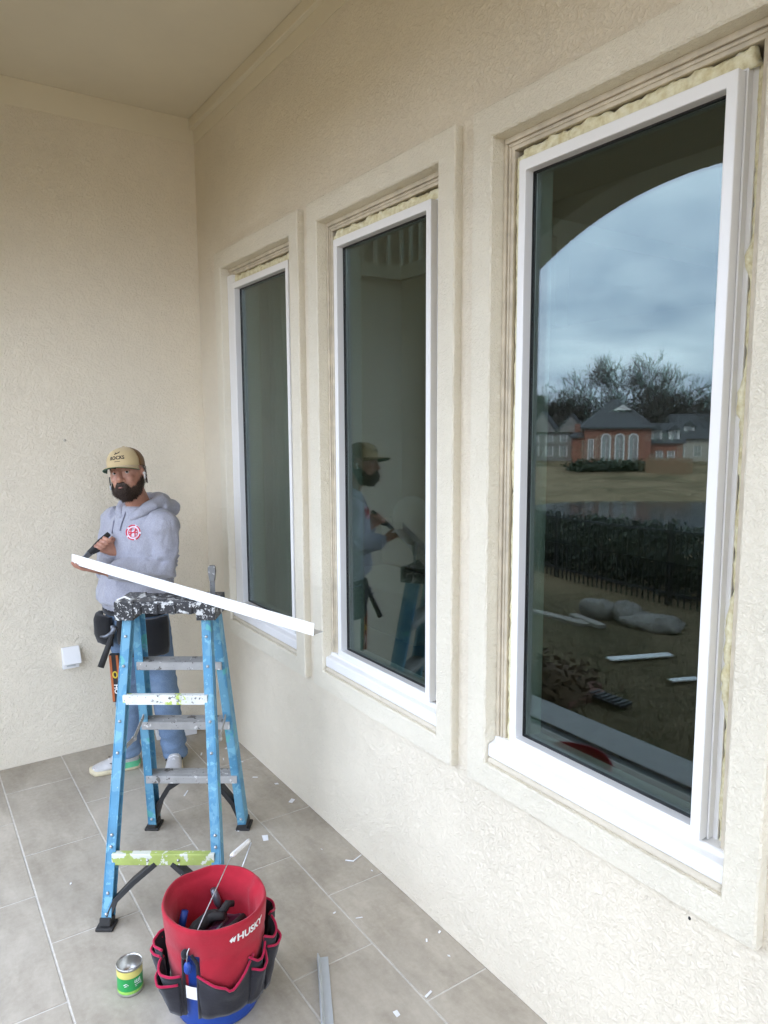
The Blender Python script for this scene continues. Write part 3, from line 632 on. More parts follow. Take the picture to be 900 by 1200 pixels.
for k in range(16): h = MB(); F.box(h, -2.6+.36*k, -2.6+.36*k+.33, 0, .05, -.4, 2.0-.05*(k % 3 == 0)); h.build('board', M['cedar'], cf)
for k in range(4):
    F = Fr(40.6-k*1.35, 102+.6*k, 0); rr = random.Random(k+70)
    sh = thing('foundation_shrub', 'dark rounded shrub in front of the brick house', 'shrub', F.c, 'shrubs in front of the brick house'); h = MB()
    leaves(h, 700, lambda: F.c+Vector((rr.gauss(0, .9), rr.gauss(0, .9), min(1.5, abs(rr.gauss(.5, .4))))), .28, rr); h.build('foliage', M['hedge'], sh, recalc=False)

# bare trees
def bare_tree(seed, hgt, spread, levels=6, trunk=.5, fork=4):
    rr = random.Random(seed); h = MB()
    def grow(p, d, l, r, lev):
        n = 3 if lev > 2 else 2; pts = [p]; dd = d.copy()
        for k in range(n):
            dd = (dd+Vector((rr.gauss(0, .16), rr.gauss(0, .16), rr.gauss(.02, .10)))).normalized(); pts.append(pts[-1]+dd*l/n)
        rad_ = [max(.032, r*(1-.3*k/n)) for k in range(n+1)]; h.tube(pts, rad_, 5 if lev > 3 else 3, cap=False)
        if lev == 0: return
        c = rr.choice((2, 3, 3)) if lev < levels else fork
        for k in range(c):
            ax = dd.cross(Vector((rr.gauss(0, 1), rr.gauss(0, 1), rr.gauss(0, .5)))).normalized()
            a = math.radians(rr.uniform(18, 48)*(spread if lev == levels else 1)); nd = (Matrix.Rotation(a, 3, ax) @ dd)
            nd = (nd+Vector((0, 0, .08))).normalized(); grow(pts[-1] if k < 2 else pts[-2], nd, l*rr.uniform(.68, .86), rad_[-1]*rr.uniform(.66, .86), lev-1)
        if lev > 1:
            for k in range(2): ax = Vector((rr.gauss(0, 1), rr.gauss(0, 1), 0)).normalized(); grow(pts[-2], (Matrix.Rotation(math.radians(rr.uniform(35, 65)), 3, ax) @ dd), l*.55, r*.35, max(0, lev-3))
    grow(Vector((0, 0, -.5)), Vector((0, 0, 1)), hgt*.26, trunk, levels)
    zm = max(v[2] for v in h.v); s_ = hgt/zm; h.v = [(v[0]*s_, v[1]*s_, v[2]*s_) for v in h.v]
    return h
protos = []
for sd_, hg, sp in ((1, 19, 1.5), (2, 15, 1.1), (3, 14, 1.2)):
    h = bare_tree(sd_, hg, sp, 6 if sd_ > 1 else 7); cut = hg*.2
    lo = MB(); hi = MB()
    for f in h.f:
        zc = sum(h.v[i][2] for i in f)/len(f); (lo if zc < cut else hi).add([h.v[i] for i in f], [tuple(range(len(f)))])
    protos.append((lo, hi))
made = {}
def place_tree(k, ang, r, sc, rot, lab, grp=None):
    c = far(ang, r); c.z = ground(c.x, c.y)-.1
    o = bpy.data.objects.new('bare_tree', None); COL.objects.link(o); o.location = c; o.rotation_euler = (0, 0, rot); o.scale = (sc, sc, sc); tag(o, lab, 'tree', grp)
    for nm, q in zip(('trunk', 'crown'), protos[k]):
        if (k, nm) in made: p_ = made[(k, nm)].copy(); COL.objects.link(p_)
        else: p_ = q.build(nm, M['twig'], None, recalc=False); made[(k, nm)] = p_
        p_.parent = o
place_tree(0, 37.2, 134, 1.0, .4, 'tall wide bare tree rising behind the brick house')
rr = random.Random(21)
for j, ang in enumerate((50.5, 49.3, 48.2, 47.2, 46.2, 45.3, 44.5, 43.7, 43.0, 42.2, 41.5, 40.8, 40.0, 39.0, 36.2, 35.3, 34.5, 33.8, 33.0, 32.2, 31.3, 30.4, 29.3, 27.6, 26.0, 24.0)):
    place_tree(1+j % 2, ang, rr.uniform(136, 152), rr.uniform(.80, 1.02) if ang > 36 else rr.uniform(.78, .98), rr.uniform(0, 6), 'bare winter tree in the row behind the far houses', 'bare trees behind the far houses')
for j, ang in enumerate((47.5, 46.5, 45.1, 44.0, 42.8, 41.6, 40.6, 39.4, 35.9, 34.9, 33.9, 32.3, 30.9, 29.0)):
    c = far(ang, 142+3*(j % 3)); c.z = ground(c.x, c.y); rr2 = random.Random(j+90); hh = rr2.uniform(8, 11.5)
    tr = thing('evergreen_tree', 'dark dense evergreen tree behind the far houses', 'tree', c, 'evergreen trees behind the far houses')
    h = MB(); h.tube([c, c+Vector((0, 0, hh*.8))], [.3, .08], 6); h.build('trunk', M['twig'], tr)
    def pk():
        t = rr2.random()**.7; a = rr2.uniform(0, 6.28); z_ = hh*(.08+.92*t); R_ = (1.15-t)*hh*.27*(1+.3*noise.noise((a*1.5, t*6, j)))*math.sqrt(rr2.uniform(.3, 1)); return c+Vector((R_*math.cos(a), R_*math.sin(a), z_))
    h = MB(); leaves(h, 1800, pk, .38, rr2); h.build('crown', M['pine'], tr, recalc=False)
# ------------------------------------------------------------------ stepladder
def splat(name, base, marks, rough=.5, metal=0, spec=.5):
    """painted or bare surface with dried splashes: marks = [(scale, threshold, colour)]"""
    m, t, b = new_mat(name); v = objco(t)
    c = ramp(t, noi(t, 14, 5, .6, 0, v), [(.3, tuple(x*.82 for x in base)), (.7, tuple(min(1, x*1.12) for x in base))])
    for sc, th, cc, seed in marks:
        mp = t.nodes.new('ShaderNodeMapping'); mp.inputs['Location'].default_value = (seed, seed*.7, seed*1.3); t.links.new(v, mp.inputs[0])
        f = ramp(t, noi(t, sc, 4, .6, .3, mp.outputs[0]), [(th, (0, 0, 0)), (th+.02, (1, 1, 1))]); c = mixc(t, f, c, cc)
    t.links.new(c, b.inputs['Base Color']); b.inputs['Roughness'].default_value = rough; b.inputs['Metallic'].default_value = metal; b.inputs['Specular IOR Level'].default_value = spec
    bump(t, b, noi(t, 90, 3, .6, 0, v), .15, .002); return m
M['fiber'] = splat('blue_fibreglass', (.080, .255, .40), [(8, .50, (.12, .30, .42), 11), (17, .58, (.17, .39, .50), 1), (85, .70, (.55, .60, .62), 5), (7, .63, (.10, .36, .36), 9), (60, .70, (.05, .10, .14), 13)], .6)
M['fiber_far'] = M['fiber']
M['tread'] = splat('dirty_aluminium', (.42, .41, .39), [(18, .60, (.16, .15, .13), 2), (26, .64, (.66, .65, .62), 6), (60, .66, (.10, .09, .08), 3)], .55, .35)
M['label_green'] = splat('lime_label', (.40, .48, .13), [(16, .54, (.66, .68, .58), 4), (40, .66, (.72, .73, .70), 8), (55, .70, (.10, .10, .09), 3)], .5)
M['label_white'] = splat('white_label', (.70, .71, .66), [(13, .60, (.46, .56, .12), 4), (50, .62, (.12, .12, .11), 8), (90, .66, (.30, .30, .28), 2)], .5)
M['capblack'] = splat('splashed_black_plastic', (.028, .028, .030), [(34, .57, (.60, .60, .58), 1), (80, .60, (.42, .42, .41), 7), (22, .66, (.16, .16, .16), 4)], .5)
M['blackplastic'] = splat('black_plastic', (.020, .020, .021), [(60, .68, (.2, .2, .2), 2)], .5)
M['rivet'] = simple('dull_rivet', (.50, .50, .50), .4, .1, 50, metal=.8)
M['rubber'] = simple('black_rubber', (.025, .024, .023), .8, .2, 40)
FL = at(178, 968, 'z', 0); U = (at(290, 968, 'z', 0)-FL).normalized(); V = Vector((U.y, -U.x, 0)); ZU = Vector((0, 0, 1))
def lp(u, v, z): return FL+U*u+V*v+ZU*z
lad = thing('step_ladder', 'paint splashed blue fibreglass stepladder standing in front of the man', 'ladder', lp(.24, .35, 0))
ZT = 1.15
rails = {('far', 0): (lp(.0, .0, 0), lp(.035, .2, ZT)), ('far', 1): (lp(.462, 0, 0), lp(.405, .2, ZT)), ('near', 0): (lp(.045, .707, 0), lp(.022, .255, ZT)), ('near', 1): (lp(.515, .707, 0), lp(.385, .255, ZT))}
robj = {}
for (sd_, k), (a, b) in rails.items():
    h = MB(); d = (b-a).normalized(); outw = U*(-1 if k == 0 else 1); vv = (V-d*V.dot(d)).normalized(); ow = (outw-d*outw.dot(d)).normalized()
    dep, fw, tk = (.070, .034, .005) if sd_ == 'far' else (.045, .034, .005)
    a2 = a+d*.03; mid, hl = (a2+b)/2, (b-a2).length/2
    h.obox(mid+ow*.002, d*hl, vv*dep/2, ow*tk/2)
    for s_ in (-1, 1): h.obox(mid+vv*s_*(dep/2-tk/2)-ow*(fw/2+.0006), d*hl, vv*tk/2, ow*fw/2)
    r_ = h.build('rail', M['fiber'], lad, bevel=.0015, seg=1); robj[(sd_, k)] = r_
    h = MB(); c = a+d*.022; h.obox(c-ow*.012, d*.016, vv*(dep/2+.005), ow*.022); h.obox(a-ow*.012+ZU*.006, U*.034, V*(dep/2+.010), ZU*.006); h.build('foot', M['rubber'], lad, bevel=.004)
    h = MB(); h.smooth = True
    for f in ((.04, .10, .235, .27, .52, .62, .80, .90, .96) if sd_ == 'near' else (.06, .25, .50, .75, .97)):
        q = a+(b-a)*f + vv*(dep/2+.001) - ow*.015; h.sphere(q, (.0065, .0065, .0065), 8, 6)
        q = a+(b-a)*f + vv*(-dep/2-.001) - ow*.015; h.sphere(q, (.0065, .0065, .0065), 8, 6)
    h.build('rivets', M['rivet'], r_)
def onrail(sd_, k, z): a, b = rails[(sd_, k)]; return a+(b-a)*(z/ZT)
for z in (.30, .585, .885):
    a, b = onrail('far', 0, z), onrail('far', 1, z); c = (a+b)/2; hl = (b-a).length/2-.006
    h = MB(); h.obox(c, U*hl, V*.042, ZU*.0025); h.obox(c+V*.040-ZU*.018, U*hl, V*.002, ZU*.0155); h.obox(c-V*.040-ZU*.018, U*hl, V*.002, ZU*.0155)
    for k in range(5): h.obox(c+V*(-.03+.015*k)+ZU*.0035, U*hl, V*.0022, ZU*.0012)
    h.build('step', M['tread'], lad, bevel=.0012, seg=1)
for z, mt, hh in ((.235, M['label_green'], .022), (.80, M['label_white'], .019)):
    a, b = onrail('near', 0, z), onrail('near', 1, z); c = (a+b)/2+V*.026; hl = (b-a).length/2-.022
    h = MB(); h.obox(c, U*hl, V*.002, ZU*hh); h.obox(c-V*.012+ZU*hh, U*hl, V*.013, ZU*.002); h.build('rear_brace', mt, lad, bevel=.001, seg=1)
    h = MB(); h.smooth = True
    for k in (-.3, 0.3): h.sphere(c+U*hl*k+V*.003, .006, 8, 6)
    h.build('rivets', M['rivet'], lad)
def strap(pts, w, tk, wdir, mt, nm, bev=.0015):
    h = MB(); rg = []; pts = [Vector(p) for p in pts]
    for i, p_ in enumerate(pts):
        t_ = (pts[min(i+1, len(pts)-1)]-pts[max(i-1, 0)]).normalized(); w_ = (wdir-t_*wdir.dot(t_)).normalized(); n_ = t_.cross(w_)
        ww_ = w[i] if isinstance(w, list) else w
        rg.append([p_+w_*ww_/2+n_*tk/2, p_-w_*ww_/2+n_*tk/2, p_-w_*ww_/2-n_*tk/2, p_+w_*ww_/2-n_*tk/2])
    h.rings(rg); return h.build(nm, mt, lad, bevel=bev, seg=1)
# moulded black knee braces, curved, at the feet of both sides
for k in (0, 1):
    sg = 1 if k == 0 else -1
    p0 = onrail('far', k, .045)+U*sg*.022; p1 = onrail('far', k, .14)+U*sg*.05; p2 = onrail('far', k, .225)+U*sg*.10; p3 = onrail('far', k, .272)+U*sg*.165; p4 = onrail('far', k, .284)+U*sg*.215
    strap([p0, p1, p2, p3, p4], .05, .022, V, M['blackplastic'], 'knee_brace')
    p0 = onrail('near', k, .035)+U*sg*.018; p1 = onrail('near', k, .09)+U*sg*.04; p2 = onrail('near', k, .15)+U*sg*.105; p3 = onrail('near', k, .215)+U*sg*.19
    strap([p0, p1, p2, p3], .045, .02, V, M['blackplastic'], 'knee_brace')
    # hinged spreader bars
    sgn = -1 if k == 0 else 1
    a, b = onrail('near', k, .60)-V*.02+U*sgn*-.02, onrail('far', k, .62)+V*.04+U*sgn*-.02; m_ = (a+b)/2+ZU*-.03
    strap([a, m_, b], .022, .005, ZU, M['tread'], 'spreader')
    h = MB(); h.smooth = True; h.sphere(m_, .012, 10, 8); h.build('spreader_hinge', M['rivet'], lad)
# cap
h = MB(); h.obox(lp(.208, .228, 1.172), U*.190, V*.082, ZU*.018)
h.obox(lp(.035, .228, 1.152), U*.040, V*.094, ZU*.040); h.obox(lp(.382, .228, 1.152), U*.040, V*.094, ZU*.040)
h.obox(lp(.208, .312, 1.163), U*.134, V*.008, ZU*.022); h.obox(lp(.208, .144, 1.163), U*.134, V*.008, ZU*.022)
for k in range(4): h.obox(lp(.10+.072*k, .322, 1.160), U*.010, V*.006, ZU*.020)
for q in ((.12, .20), (.18, .27), (.27, .2), (.33, .26)): h.obox(lp(q[0], q[1], 1.1915), U*.022, V*.012, ZU*.002)
h.build('cap', M['capblack'], lad, bevel=.006, seg=2)
h = MB(); h.tube([lp(.005, .30, 1.165), lp(.0, .29, 1.195), lp(.03, .285, 1.206), lp(.055, .29, 1.197)], .004, 6); h.build('cap_cord', M['vinyl'], lad)
# putty knife stuck upright in the cap
pk_ = thing('putty_knife', 'paint crusted putty knife standing upright in the ladder cap', 'putty knife', lp(.385, .20, 1.19))
M['crust'] = splat('grey_paint_crust', (.16, .16, .155), [(30, .58, (.36, .36, .34), 3), (60, .62, (.05, .05, .05), 6)], .7)
h = MB(); h.obox(lp(.385, .20, 1.225), U*.011, V*.002, ZU*.04); h.build('blade', M['crust'], pk_)
h = MB(); h.rings([[lp(.385, .20, z)+U*a*w_+V*b_*.009 for a, b_ in ((-1, -1), (1, -1), (1, 1), (-1, 1))] for z, w_ in ((1.255, .011), (1.275, .014), (1.30, .017), (1.318, .016), (1.325, .010))]); h.build('handle', M['crust'], pk_, bevel=.003)

# ------------------------------------------------------------------ long white trim strip from the man's hands over the ladder cap
SA = at(84, 649, 'y', 3.70); SC = at(231, 691.3, 'z', 1.241); sdir = (SC-SA).normalized()
t_ = 0
def px_of(p_): q = p_-CAM; return 450+FPX*q.dot(CR)/q.dot(CF), 600+FPX*q.dot(CD)/q.dot(CF)
lo_, hi_ = 0, 4
for _ in range(50):
    m_ = (lo_+hi_)/2
    if px_of(SA+sdir*m_)[0] < 368: lo_ = m_
    else: hi_ = m_
SB = SA+sdir*lo_; sperp = Vector((sdir.y, -sdir.x, 0)).normalized(); sperp = sperp if sperp.y > 0 else -sperp; sup = sdir.cross(sperp); sup = sup if sup.z > 0 else -sup
print('strip', SA, SC, SB, px_of(SB), (SB-SA).length)
h = MB(); H_ = .049
prof = [(0, 0), (.002, 0), (.002, -H_+.002), (.062, -H_+.002), (.062, -H_), (0, -H_)]
h.rings([[E_+sperp*a+sup*b for a, b in prof] for E_ in (SA, SB)])
strip = h.build('trim_strip', M['vinyl'], bevel=.0005, seg=1); tag(strip, 'long white vinyl angle trim held by the man and resting on the ladder cap', 'trim strip')

# ------------------------------------------------------------------ tool bucket
BK = Vector((-.842, 2.172, 0)); BA = math.atan2(CAM.y-BK.y, CAM.x-BK.x)
bk = thing('tool_bucket', 'blue bucket with red fabric tool organiser and black pockets', 'bucket', BK)
def bp(a, r, z): a = BA+math.radians(a); return BK+Vector((math.cos(a)*r, math.sin(a)*r, z))   # a > 0 is picture right
def fabric(name, c, wv=900, var=.15, rough=.9):
    m, t, b = new_mat(name); v = objco(t)
    col = ramp(t, noi(t, 9, 5, .6, .3, v), [(.3, tuple(x*(1-var) for x in c)), (.7, tuple(min(1, x*(1+var)) for x in c))]); t.links.new(col, b.inputs['Base Color'])
    b.inputs['Roughness'].default_value = rough; b.inputs['Specular IOR Level'].default_value = .2; b.inputs['Sheen Weight'].default_value = .15
    a = bump(t, b, noi(t, wv, 2, .5, 0, v), .3, .001); bump(t, b, noi(t, 30, 3, .5, .5, v), .25, .006, a); return m
M['bluebucket'] = splat('blue_bucket_plastic', (.010, .055, .30), [(50, .70, (.12, .16, .34), 3), (14, .68, (.02, .08, .34), 5)], .42)
M['redcloth'] = fabric('red_canvas', (.37, .015, .030)); M['blackcloth'] = fabric('black_canvas', (.022, .021, .026)); M['piping'] = fabric('crimson_piping', (.40, .012, .055))
M['whiteprint'] = simple('white_print', (.78, .76, .74), .7, .03)
h = MB(); h.smooth = True; h.lathe([(.001, .004), (.128, .004), (.132, .0), (.136, .004), (.1375, .02), (.150, .30), (.1535, .302), (.1535, .322), (.150, .324), (.1475, .324), (.134, .02), (.001, .018)], BK, 64)
h.build('bucket', M['bluebucket'], bk)
# red liner: outside band, rolled over the rim and down the inside
h = MB(); h.smooth = True; n = 96; rg = []
RR = .171
for r, z in ((.152, .135), (.157, .17), (.160, .215), (.1635, .25), (.1605, .262), (.165, .28), (.168, .315), (RR, .352), (RR+.001, .366), (RR-.003, .3725), (RR-.009, .370), (RR-.011, .355), (.150, .345), (.138, .330), (.137, .28), (.136, .225), (.05, .215), (.001, .215)):
    ring = []
    for j in range(n):
        a = 360*j/n; w_ = noise.noise((math.cos(math.radians(a))*2.2, math.sin(math.radians(a))*2.2, z*7)); w2 = noise.noise((math.cos(math.radians(a))*7, math.sin(math.radians(a))*7, z*22))
        fold = .010*math.exp(-((a-112)/7)**2) if r < RR-.008 else 0
        if -40 < (a if a < 180 else a-360) < -21 and z < .272 and r > .145: ring.append(bp(a, .141, z)); continue
        ring.append(bp(a, max(.001, r*(1+.022*w_*(z > .14))+.0018*w2+.004*math.sin(math.radians(2*a+40))-fold), z+(.005*w_ if z > .3 else 0)))
    rg.append(ring)
h.rings(rg, cap=False); h.build('red_liner', M['redcloth'], bk); from mathutils.bvhtree import BVHTree; LT = BVHTree.FromPolygons(h.v, h.f)
def pocket(a0, a1, tops, r0, bulge, zb=.062, inset=0, name='pocket'):
    """fabric pocket: tops = list of (t, z) along its upper edge"""
    n = 18; rows = 8; h = MB(); h.smooth = True; edge = []; rg = []
    def top(t):
        for (p0, z0), (p1, z1) in zip(tops, tops[1:]):
            if t <= p1: return z0+(z1-z0)*(t-p0)/max(1e-6, p1-p0)
        return tops[-1][1]
    for k in range(rows+1):
        ring = []
        for j in range(n+1):
            t = j/n; zt = top(t); f = k/rows; z = zb+(zt-zb)*f; rr_ = r0+(z/.3)*.013+bulge*math.sin(math.pi*min(1, max(0, t)))*(.25+.75*f)+.007*noise.noise((t*4, f*3, a0))+.006*f*f; ring.append(bp(a0+(a1-a0)*t, rr_, z))
        rg.append(ring)
    edge = rg[-1]
    h.rings(rg, cap=False, closed=False); o = h.build(name, M['blackcloth'], bk, recalc=True)
    md = o.modifiers.new('thick', 'SOLIDIFY'); md.thickness = .003; md.offset = 0
    h = MB(); h.smooth = True; h.tube(edge, .0042, 6, flat=(0, 0, 1)); h.build('piping', M['piping'], o)
    return o
pocket(-22, 44, [(0, .215), (.12, .205), (.45, .178), (.52, .160), (.80, .205), (1, .232)], .150, .022)
pocket(36, 64, [(0, .235), (.3, .212), (.45, .212), (.7, .226), (1, .250)], .152, .020)
pocket(38, 62, [(0, .192), (.3, .182), (.7, .19), (1, .212)], .160, .024)
pocket(60, 92, [(0, .262), (.3, .238), (.6, .25), (1, .272)], .160, .026)
pocket(62, 90, [(0, .222), (.4, .206), (1, .24)],   .168, .030)
pocket(88, 124, [(0, .285), (.4, .262), (1, .28)], .164, .026)
pocket(-80, -41, [(0, .212), (.5, .202), (1, .205)], .156, .032)
pocket(-78, -43, [(0, .182), (.5, .176), (1, .178)], .164, .038)
pocket(-108, -76, [(0, .245), (.5, .238), (1, .24)], .160, .024)
pocket(-106, -78, [(0, .222), (.5, .215), (1, .215)], .166, .028)
pocket(120, 200, [(0, .24), (.5, .22), (1, .24)], .154, .02); pocket(-162, -106, [(0, .24), (.5, .22), (1, .24)], .154, .02)
for a0 in (-41, -22):                                   # bound black edges either side of the gap
    h = MB(); h.smooth = True; h.tube([bp(a0, .1535+.022*z, z) for z in (.062, .10, .16, .215, .25)]+[bp(a0*.5-16, .168, .285)], .0055, 6); h.build('edge_binding', M['blackcloth'], bk)
h = MB(); h.smooth = True; h.rings([[bp(a, .1512+.013*z/.3+.002, z) for a in range(-38, -22, 2)] for z in (.125, .14, .155, .17)], cap=False, closed=False); h.build('bar_code_label', M['whiteprint'], bk)
h = MB(); h.sphere(bp(-31, .172, .245), (.014, .014, .022), 10, 8); h.build('handle_ear', M['bluebucket'], bk, smooth=True)
h = MB(); h.sphere(bp(-34, .174, .29), (.012, .012, .016), 10, 8); h.build('handle_boss', M['blackcloth'], bk, smooth=True)
g0, g1 = at(271, 1003, 'y', 2.28), at(292, 985, 'y', 2.36)
h = MB(); h.smooth = True; h.tube([bp(-32, .176, .25), bp(-30, .178, .30), g0, g1], .0018, 6); h.tube([g1, g1+Vector((.02, .03, -.03)), bp(148, .163, .34), bp(148, .158, .29)], .0022, 6); h.build('bail_wire', M['rivet'], bk)
h = MB(); h.smooth = True; h.tube([g0, g0+(g1-g0)*.1, g0+(g1-g0)*.9, g1], [.006, .0085, .0085, .0075], 10); h.build('handle_grip', M['vinyl2'], bk)
def on_liner(x, y):
    a = 34+math.degrees(x/.17); z = .328+y; o_ = bp(a, .30, z); r_ = LT.ray_cast(o_, (bp(a, 0, z)-o_).normalized()); return (r_[0] if r_[0] is not None else bp(a, .172, z))+(o_-bp(a, 0, z)).normalized()*.0016
text_mesh('HUSKY', .034, lambda x, y: on_liner(x+.016, y+.10*x*.2), 'lettering', M['whiteprint'], bk, bold=.0012)
h = MB(); pts = [(-.062, 0), (-.050, .012), (-.052, .004), (-.040, .011), (-.043, -.002), (-.046, -.011), (-.052, -.005), (-.056, -.010)]
h.add([on_liner(x, y) for x, y in pts], [tuple(range(len(pts)))]); h.build('emblem', M['whiteprint'], bk, recalc=False)
# things lying in the bucket
M['toolgrey'] = simple('worn_tool_steel', (.16, .17, .19), .35, .2, 30, metal=.6); M['purple'] = fabric('dark_plum_cloth', (.10, .012, .05)); M['skinwood'] = simple('beech_handle', (.42, .26, .15), .6, .12, 30)
h = MB(); h.smooth = True; q = bp(-30, .075, .262); rg = [q+Vector((math.cos(a)*.035, math.sin(a)*.028, .006*math.sin(a))) for a in [2*math.pi*k/20 for k in range(21)]]; h.tube(rg, .006, 8); h.tube([q+Vector((.03, .01, 0)), q+Vector((.10, .05, .01))], [.007, .004], 8)
tag(h.build('pliers', M['toolgrey']), 'grey looped plier handle lying inside the red bucket', 'pliers')
h = MB(); h.smooth = True; h.tube([bp(-75, .105, .24), bp(-100, .06, .262), bp(-160, .05, .268), bp(150, .07, .262)], [.018, .024, .022, .014], 12); h.tube([bp(-140, .05, .262), bp(-170, .02, .285), bp(90, .03, .292)], [.016, .015, .012], 10); h.tube([bp(160, .05, .268), bp(150, .085, .285), bp(140, .10, .28)], [.015, .014, .010], 10); h.tube([bp(-20, .03, .24), bp(-60, .06, .262), bp(-90, .11, .262)], [.014, .016, .012], 10); h.tube([bp(10, .02, .25), bp(60, .05, .262), bp(110, .10, .258)], [.012, .013, .010], 10)
tag(h.build('black_tool', M['rubber']), 'black pistol grip tool inside the red bucket', 'tool')
h = MB(); h.smooth = True; h.tube([bp(170, .125, .24), bp(176, .12, .27), bp(-178, .118, .318)], [.013, .014, .011], 10); tag(h.build('screwdriver_handle', M['toolgrey']), 'dark screwdriver handle standing inside the far side of the bucket', 'screwdriver')
h = MB(); h.smooth = True; h.tube([bp(-110, .12, .235), bp(-112, .118, .262), bp(-118, .112, .30)], [.012, .013, .012], 10); tag(h.build('blue_marker', M['bluebucket']), 'short blue handle leaning inside the left of the bucket', 'handle')
h = MB(); h.smooth = True; h.tube([bp(20, .055, .225), bp(30, .03, .268)], [.012, .014], 10); tag(h.build('wooden_handle', M['skinwood']), 'short beech tool handle poking up inside the red bucket', 'handle')
h = MB(); h.smooth = True; h.sphere(bp(90, .03, .222), (.105, .105, .026), 28, 12); h.v = [tuple(Vector(v)+Vector((0, 0, .012*noise.noise((v[0]*40, v[1]*40, 2))))) for v in h.v]; tag(h.build('plum_cloth', M['purple']), 'crumpled dark plum cloth in the bottom of the bucket', 'cloth')

# ------------------------------------------------------------------ open can
CN = at(153, 1158, 'z', 0); CAa = math.atan2(CAM.y-CN.y, CAM.x-CN.x)
can = thing('open_can', 'small open can with green and yellow label on the floor tiles', 'can', CN)
def cp(a, r, z): a = CAa+math.radians(a); return CN+Vector((math.cos(a)*r, math.sin(a)*r, z))
M['tin'] = simple('tin', (.55, .54, .50), .3, .1, 30, metal=.9); M['cangreen'] = simple('can_label_green', (.02, .30, .07), .35, .08, 20); M['canyellow'] = simple('can_label_yellow', (.66, .58, .16), .35, .08, 20); M['canlight'] = simple('can_label_lime', (.30, .55, .10), .35, .1)
h = MB(); h.smooth = True; h.lathe([(.001, .002), (.041, .002), (.043, .0), (.0435, .004), (.042, .008), (.042, .092), (.0435, .0965), (.0435, .100), (.041, .100), (.0405, .092), (.0405, .045), (.001, .043)], CN, 40); h.build('tin', M['tin'], can)
h = MB(); h.smooth = True; h.lathe([(.0426, .009), (.0426, .066)], CN, 40); h.build('green_label', M['cangreen'], can)
h = MB(); h.smooth = True; h.lathe([(.0427, .0665), (.0427, .091)], CN, 40); h.build('yellow_band', M['canyellow'], can)
h = MB(); h.smooth = True; h.lathe([(.0429, .010), (.0429, .020)], CN, 40); h.build('lime_band', M['canlight'], can)
h = MB()
def cs(pts): h.tube([cp(a, .0432, z) for a, z in pts], .0011, 4)
cs([(-30, .045), (-18, .05), (-8, .044)]); cs([(-26, .040), (-14, .042)])
for k in range(4): cs([(22+8*k, .058), (20+8*k, .048), (26+8*k, .046)]); cs([(20+9*k, .040), (27+9*k, .040)])
cs([(22, .034), (56, .034)]); h.build('white_marks', M['whiteprint'], can)
h = MB(); h.smooth = True; h.sphere(CN+Vector((.006, .004, .048)), (.028, .024, .014), 16, 8); h.v = [tuple(Vector(v)+Vector((0, 0, .006*noise.noise((v[0]*90, v[1]*90, 1))))) for v in h.v]; h.build('contents', M['whiteprint'], can)

# ------------------------------------------------------------------ strip and scraps on the floor, outlet, boxes
M['galv'] = simple('pale_grey_metal', (.50, .53, .55), .4, .06, 12, metal=.2)
a, b = at(378, 1117, 'z', .02), at(386, 1225, 'z', .02); a.z = b.z = .002; d = (b-a).normalized(); s_ = Vector((d.y, -d.x, 0)); s_ = s_ if s_.x > 0 else -s_
h = MB(); h.rings([[E_+s_*x+ZU*z for x, z in ((-.020, .0), (.020, .0), (.020, .003), (-.009, .003), (-.016, .022), (-.019, .022), (-.021, .002))] for E_ in (a, b)]); tag(h.build('metal_angle', M['galv'], bevel=.0006, seg=1), 'pale grey metal angle strip lying on the tiles beside the bucket', 'metal strip')
scr = [(342, 939, .034, .022), (324, 919, .02, .014), (280, 972, .036, .026), (311, 983, .034, .028), (502, 1166, .030, .008), (465, 1188, .022, .016), (526, 1121, .010, .008), (377, 996, .008, .006), (266, 877, .022, .012), (299, 911, .03, .008), (218, 930, .05, .007), (421, 1076, .028, .004), (436, 1021, .008, .008), (252, 868, .03, .02), (236, 884, .03, .008), (262, 890, .025, .006), (275, 858, .02, .012), (515, 1093, .009, .007), (500, 1103, .008, .006), (392, 1070, .01, .005), (228, 905, .012, .006), (83, 1036, .006, .006), (284, 893, .010, .008)]
SCL = {0: 'flat white offcut lying near the wall right of the ladder foot', 1: 'small white chip at the wall base beside the ladder', 2: 'square white offcut beside the far right ladder foot', 3: 'wide white offcut on the grout line right of the ladder', 4: 'narrow white sliver on the joint below the reflecting window', 5: 'crumpled white chip beside the grey metal angle strip', 9: "thin white sliver between the ladder and the wall", 10: 'long thin white sliver on the tiles under the ladder', 11: 'thin white shaving on the tile right of the bucket', 13: "flat white offcut behind the man's left shoe"}
rr = random.Random(8)
M['scrap'] = simple('white_scrap', (.76, .76, .77), .6, .03)
for k, (px, py, l, w_) in enumerate(scr):
    c = at(px, py, 'z', 0); an = rr.uniform(0, 3.1) if k not in (10, 11, 9) else {10: .9, 11: -.5, 9: -.7}[k]; u_ = Vector((math.cos(an), math.sin(an), 0)); v_ = Vector((-u_.y, u_.x, 0))
    j = [rr.uniform(.75, 1.25) for _ in range(4)]; tl = rr.uniform(.0, .006)
    base = [c+u_*l*.5*j[0]+v_*w_*.5+ZU*(.0006+tl), c-u_*l*.5*j[1]+v_*w_*.5*j[2]+ZU*.0006, c-u_*l*.5-v_*w_*.5*j[3]+ZU*.0006, c+u_*l*.5-v_*w_*.5+ZU*(.0006+tl)]
    h = MB(); h.prism(base, (0, 0, .0016)); tag(h.build('vinyl_scrap', M['scrap']), SCL.get(k, 'tiny white vinyl chip scattered on the grey floor tiles'), 'scrap', 'white offcuts scattered on the floor')
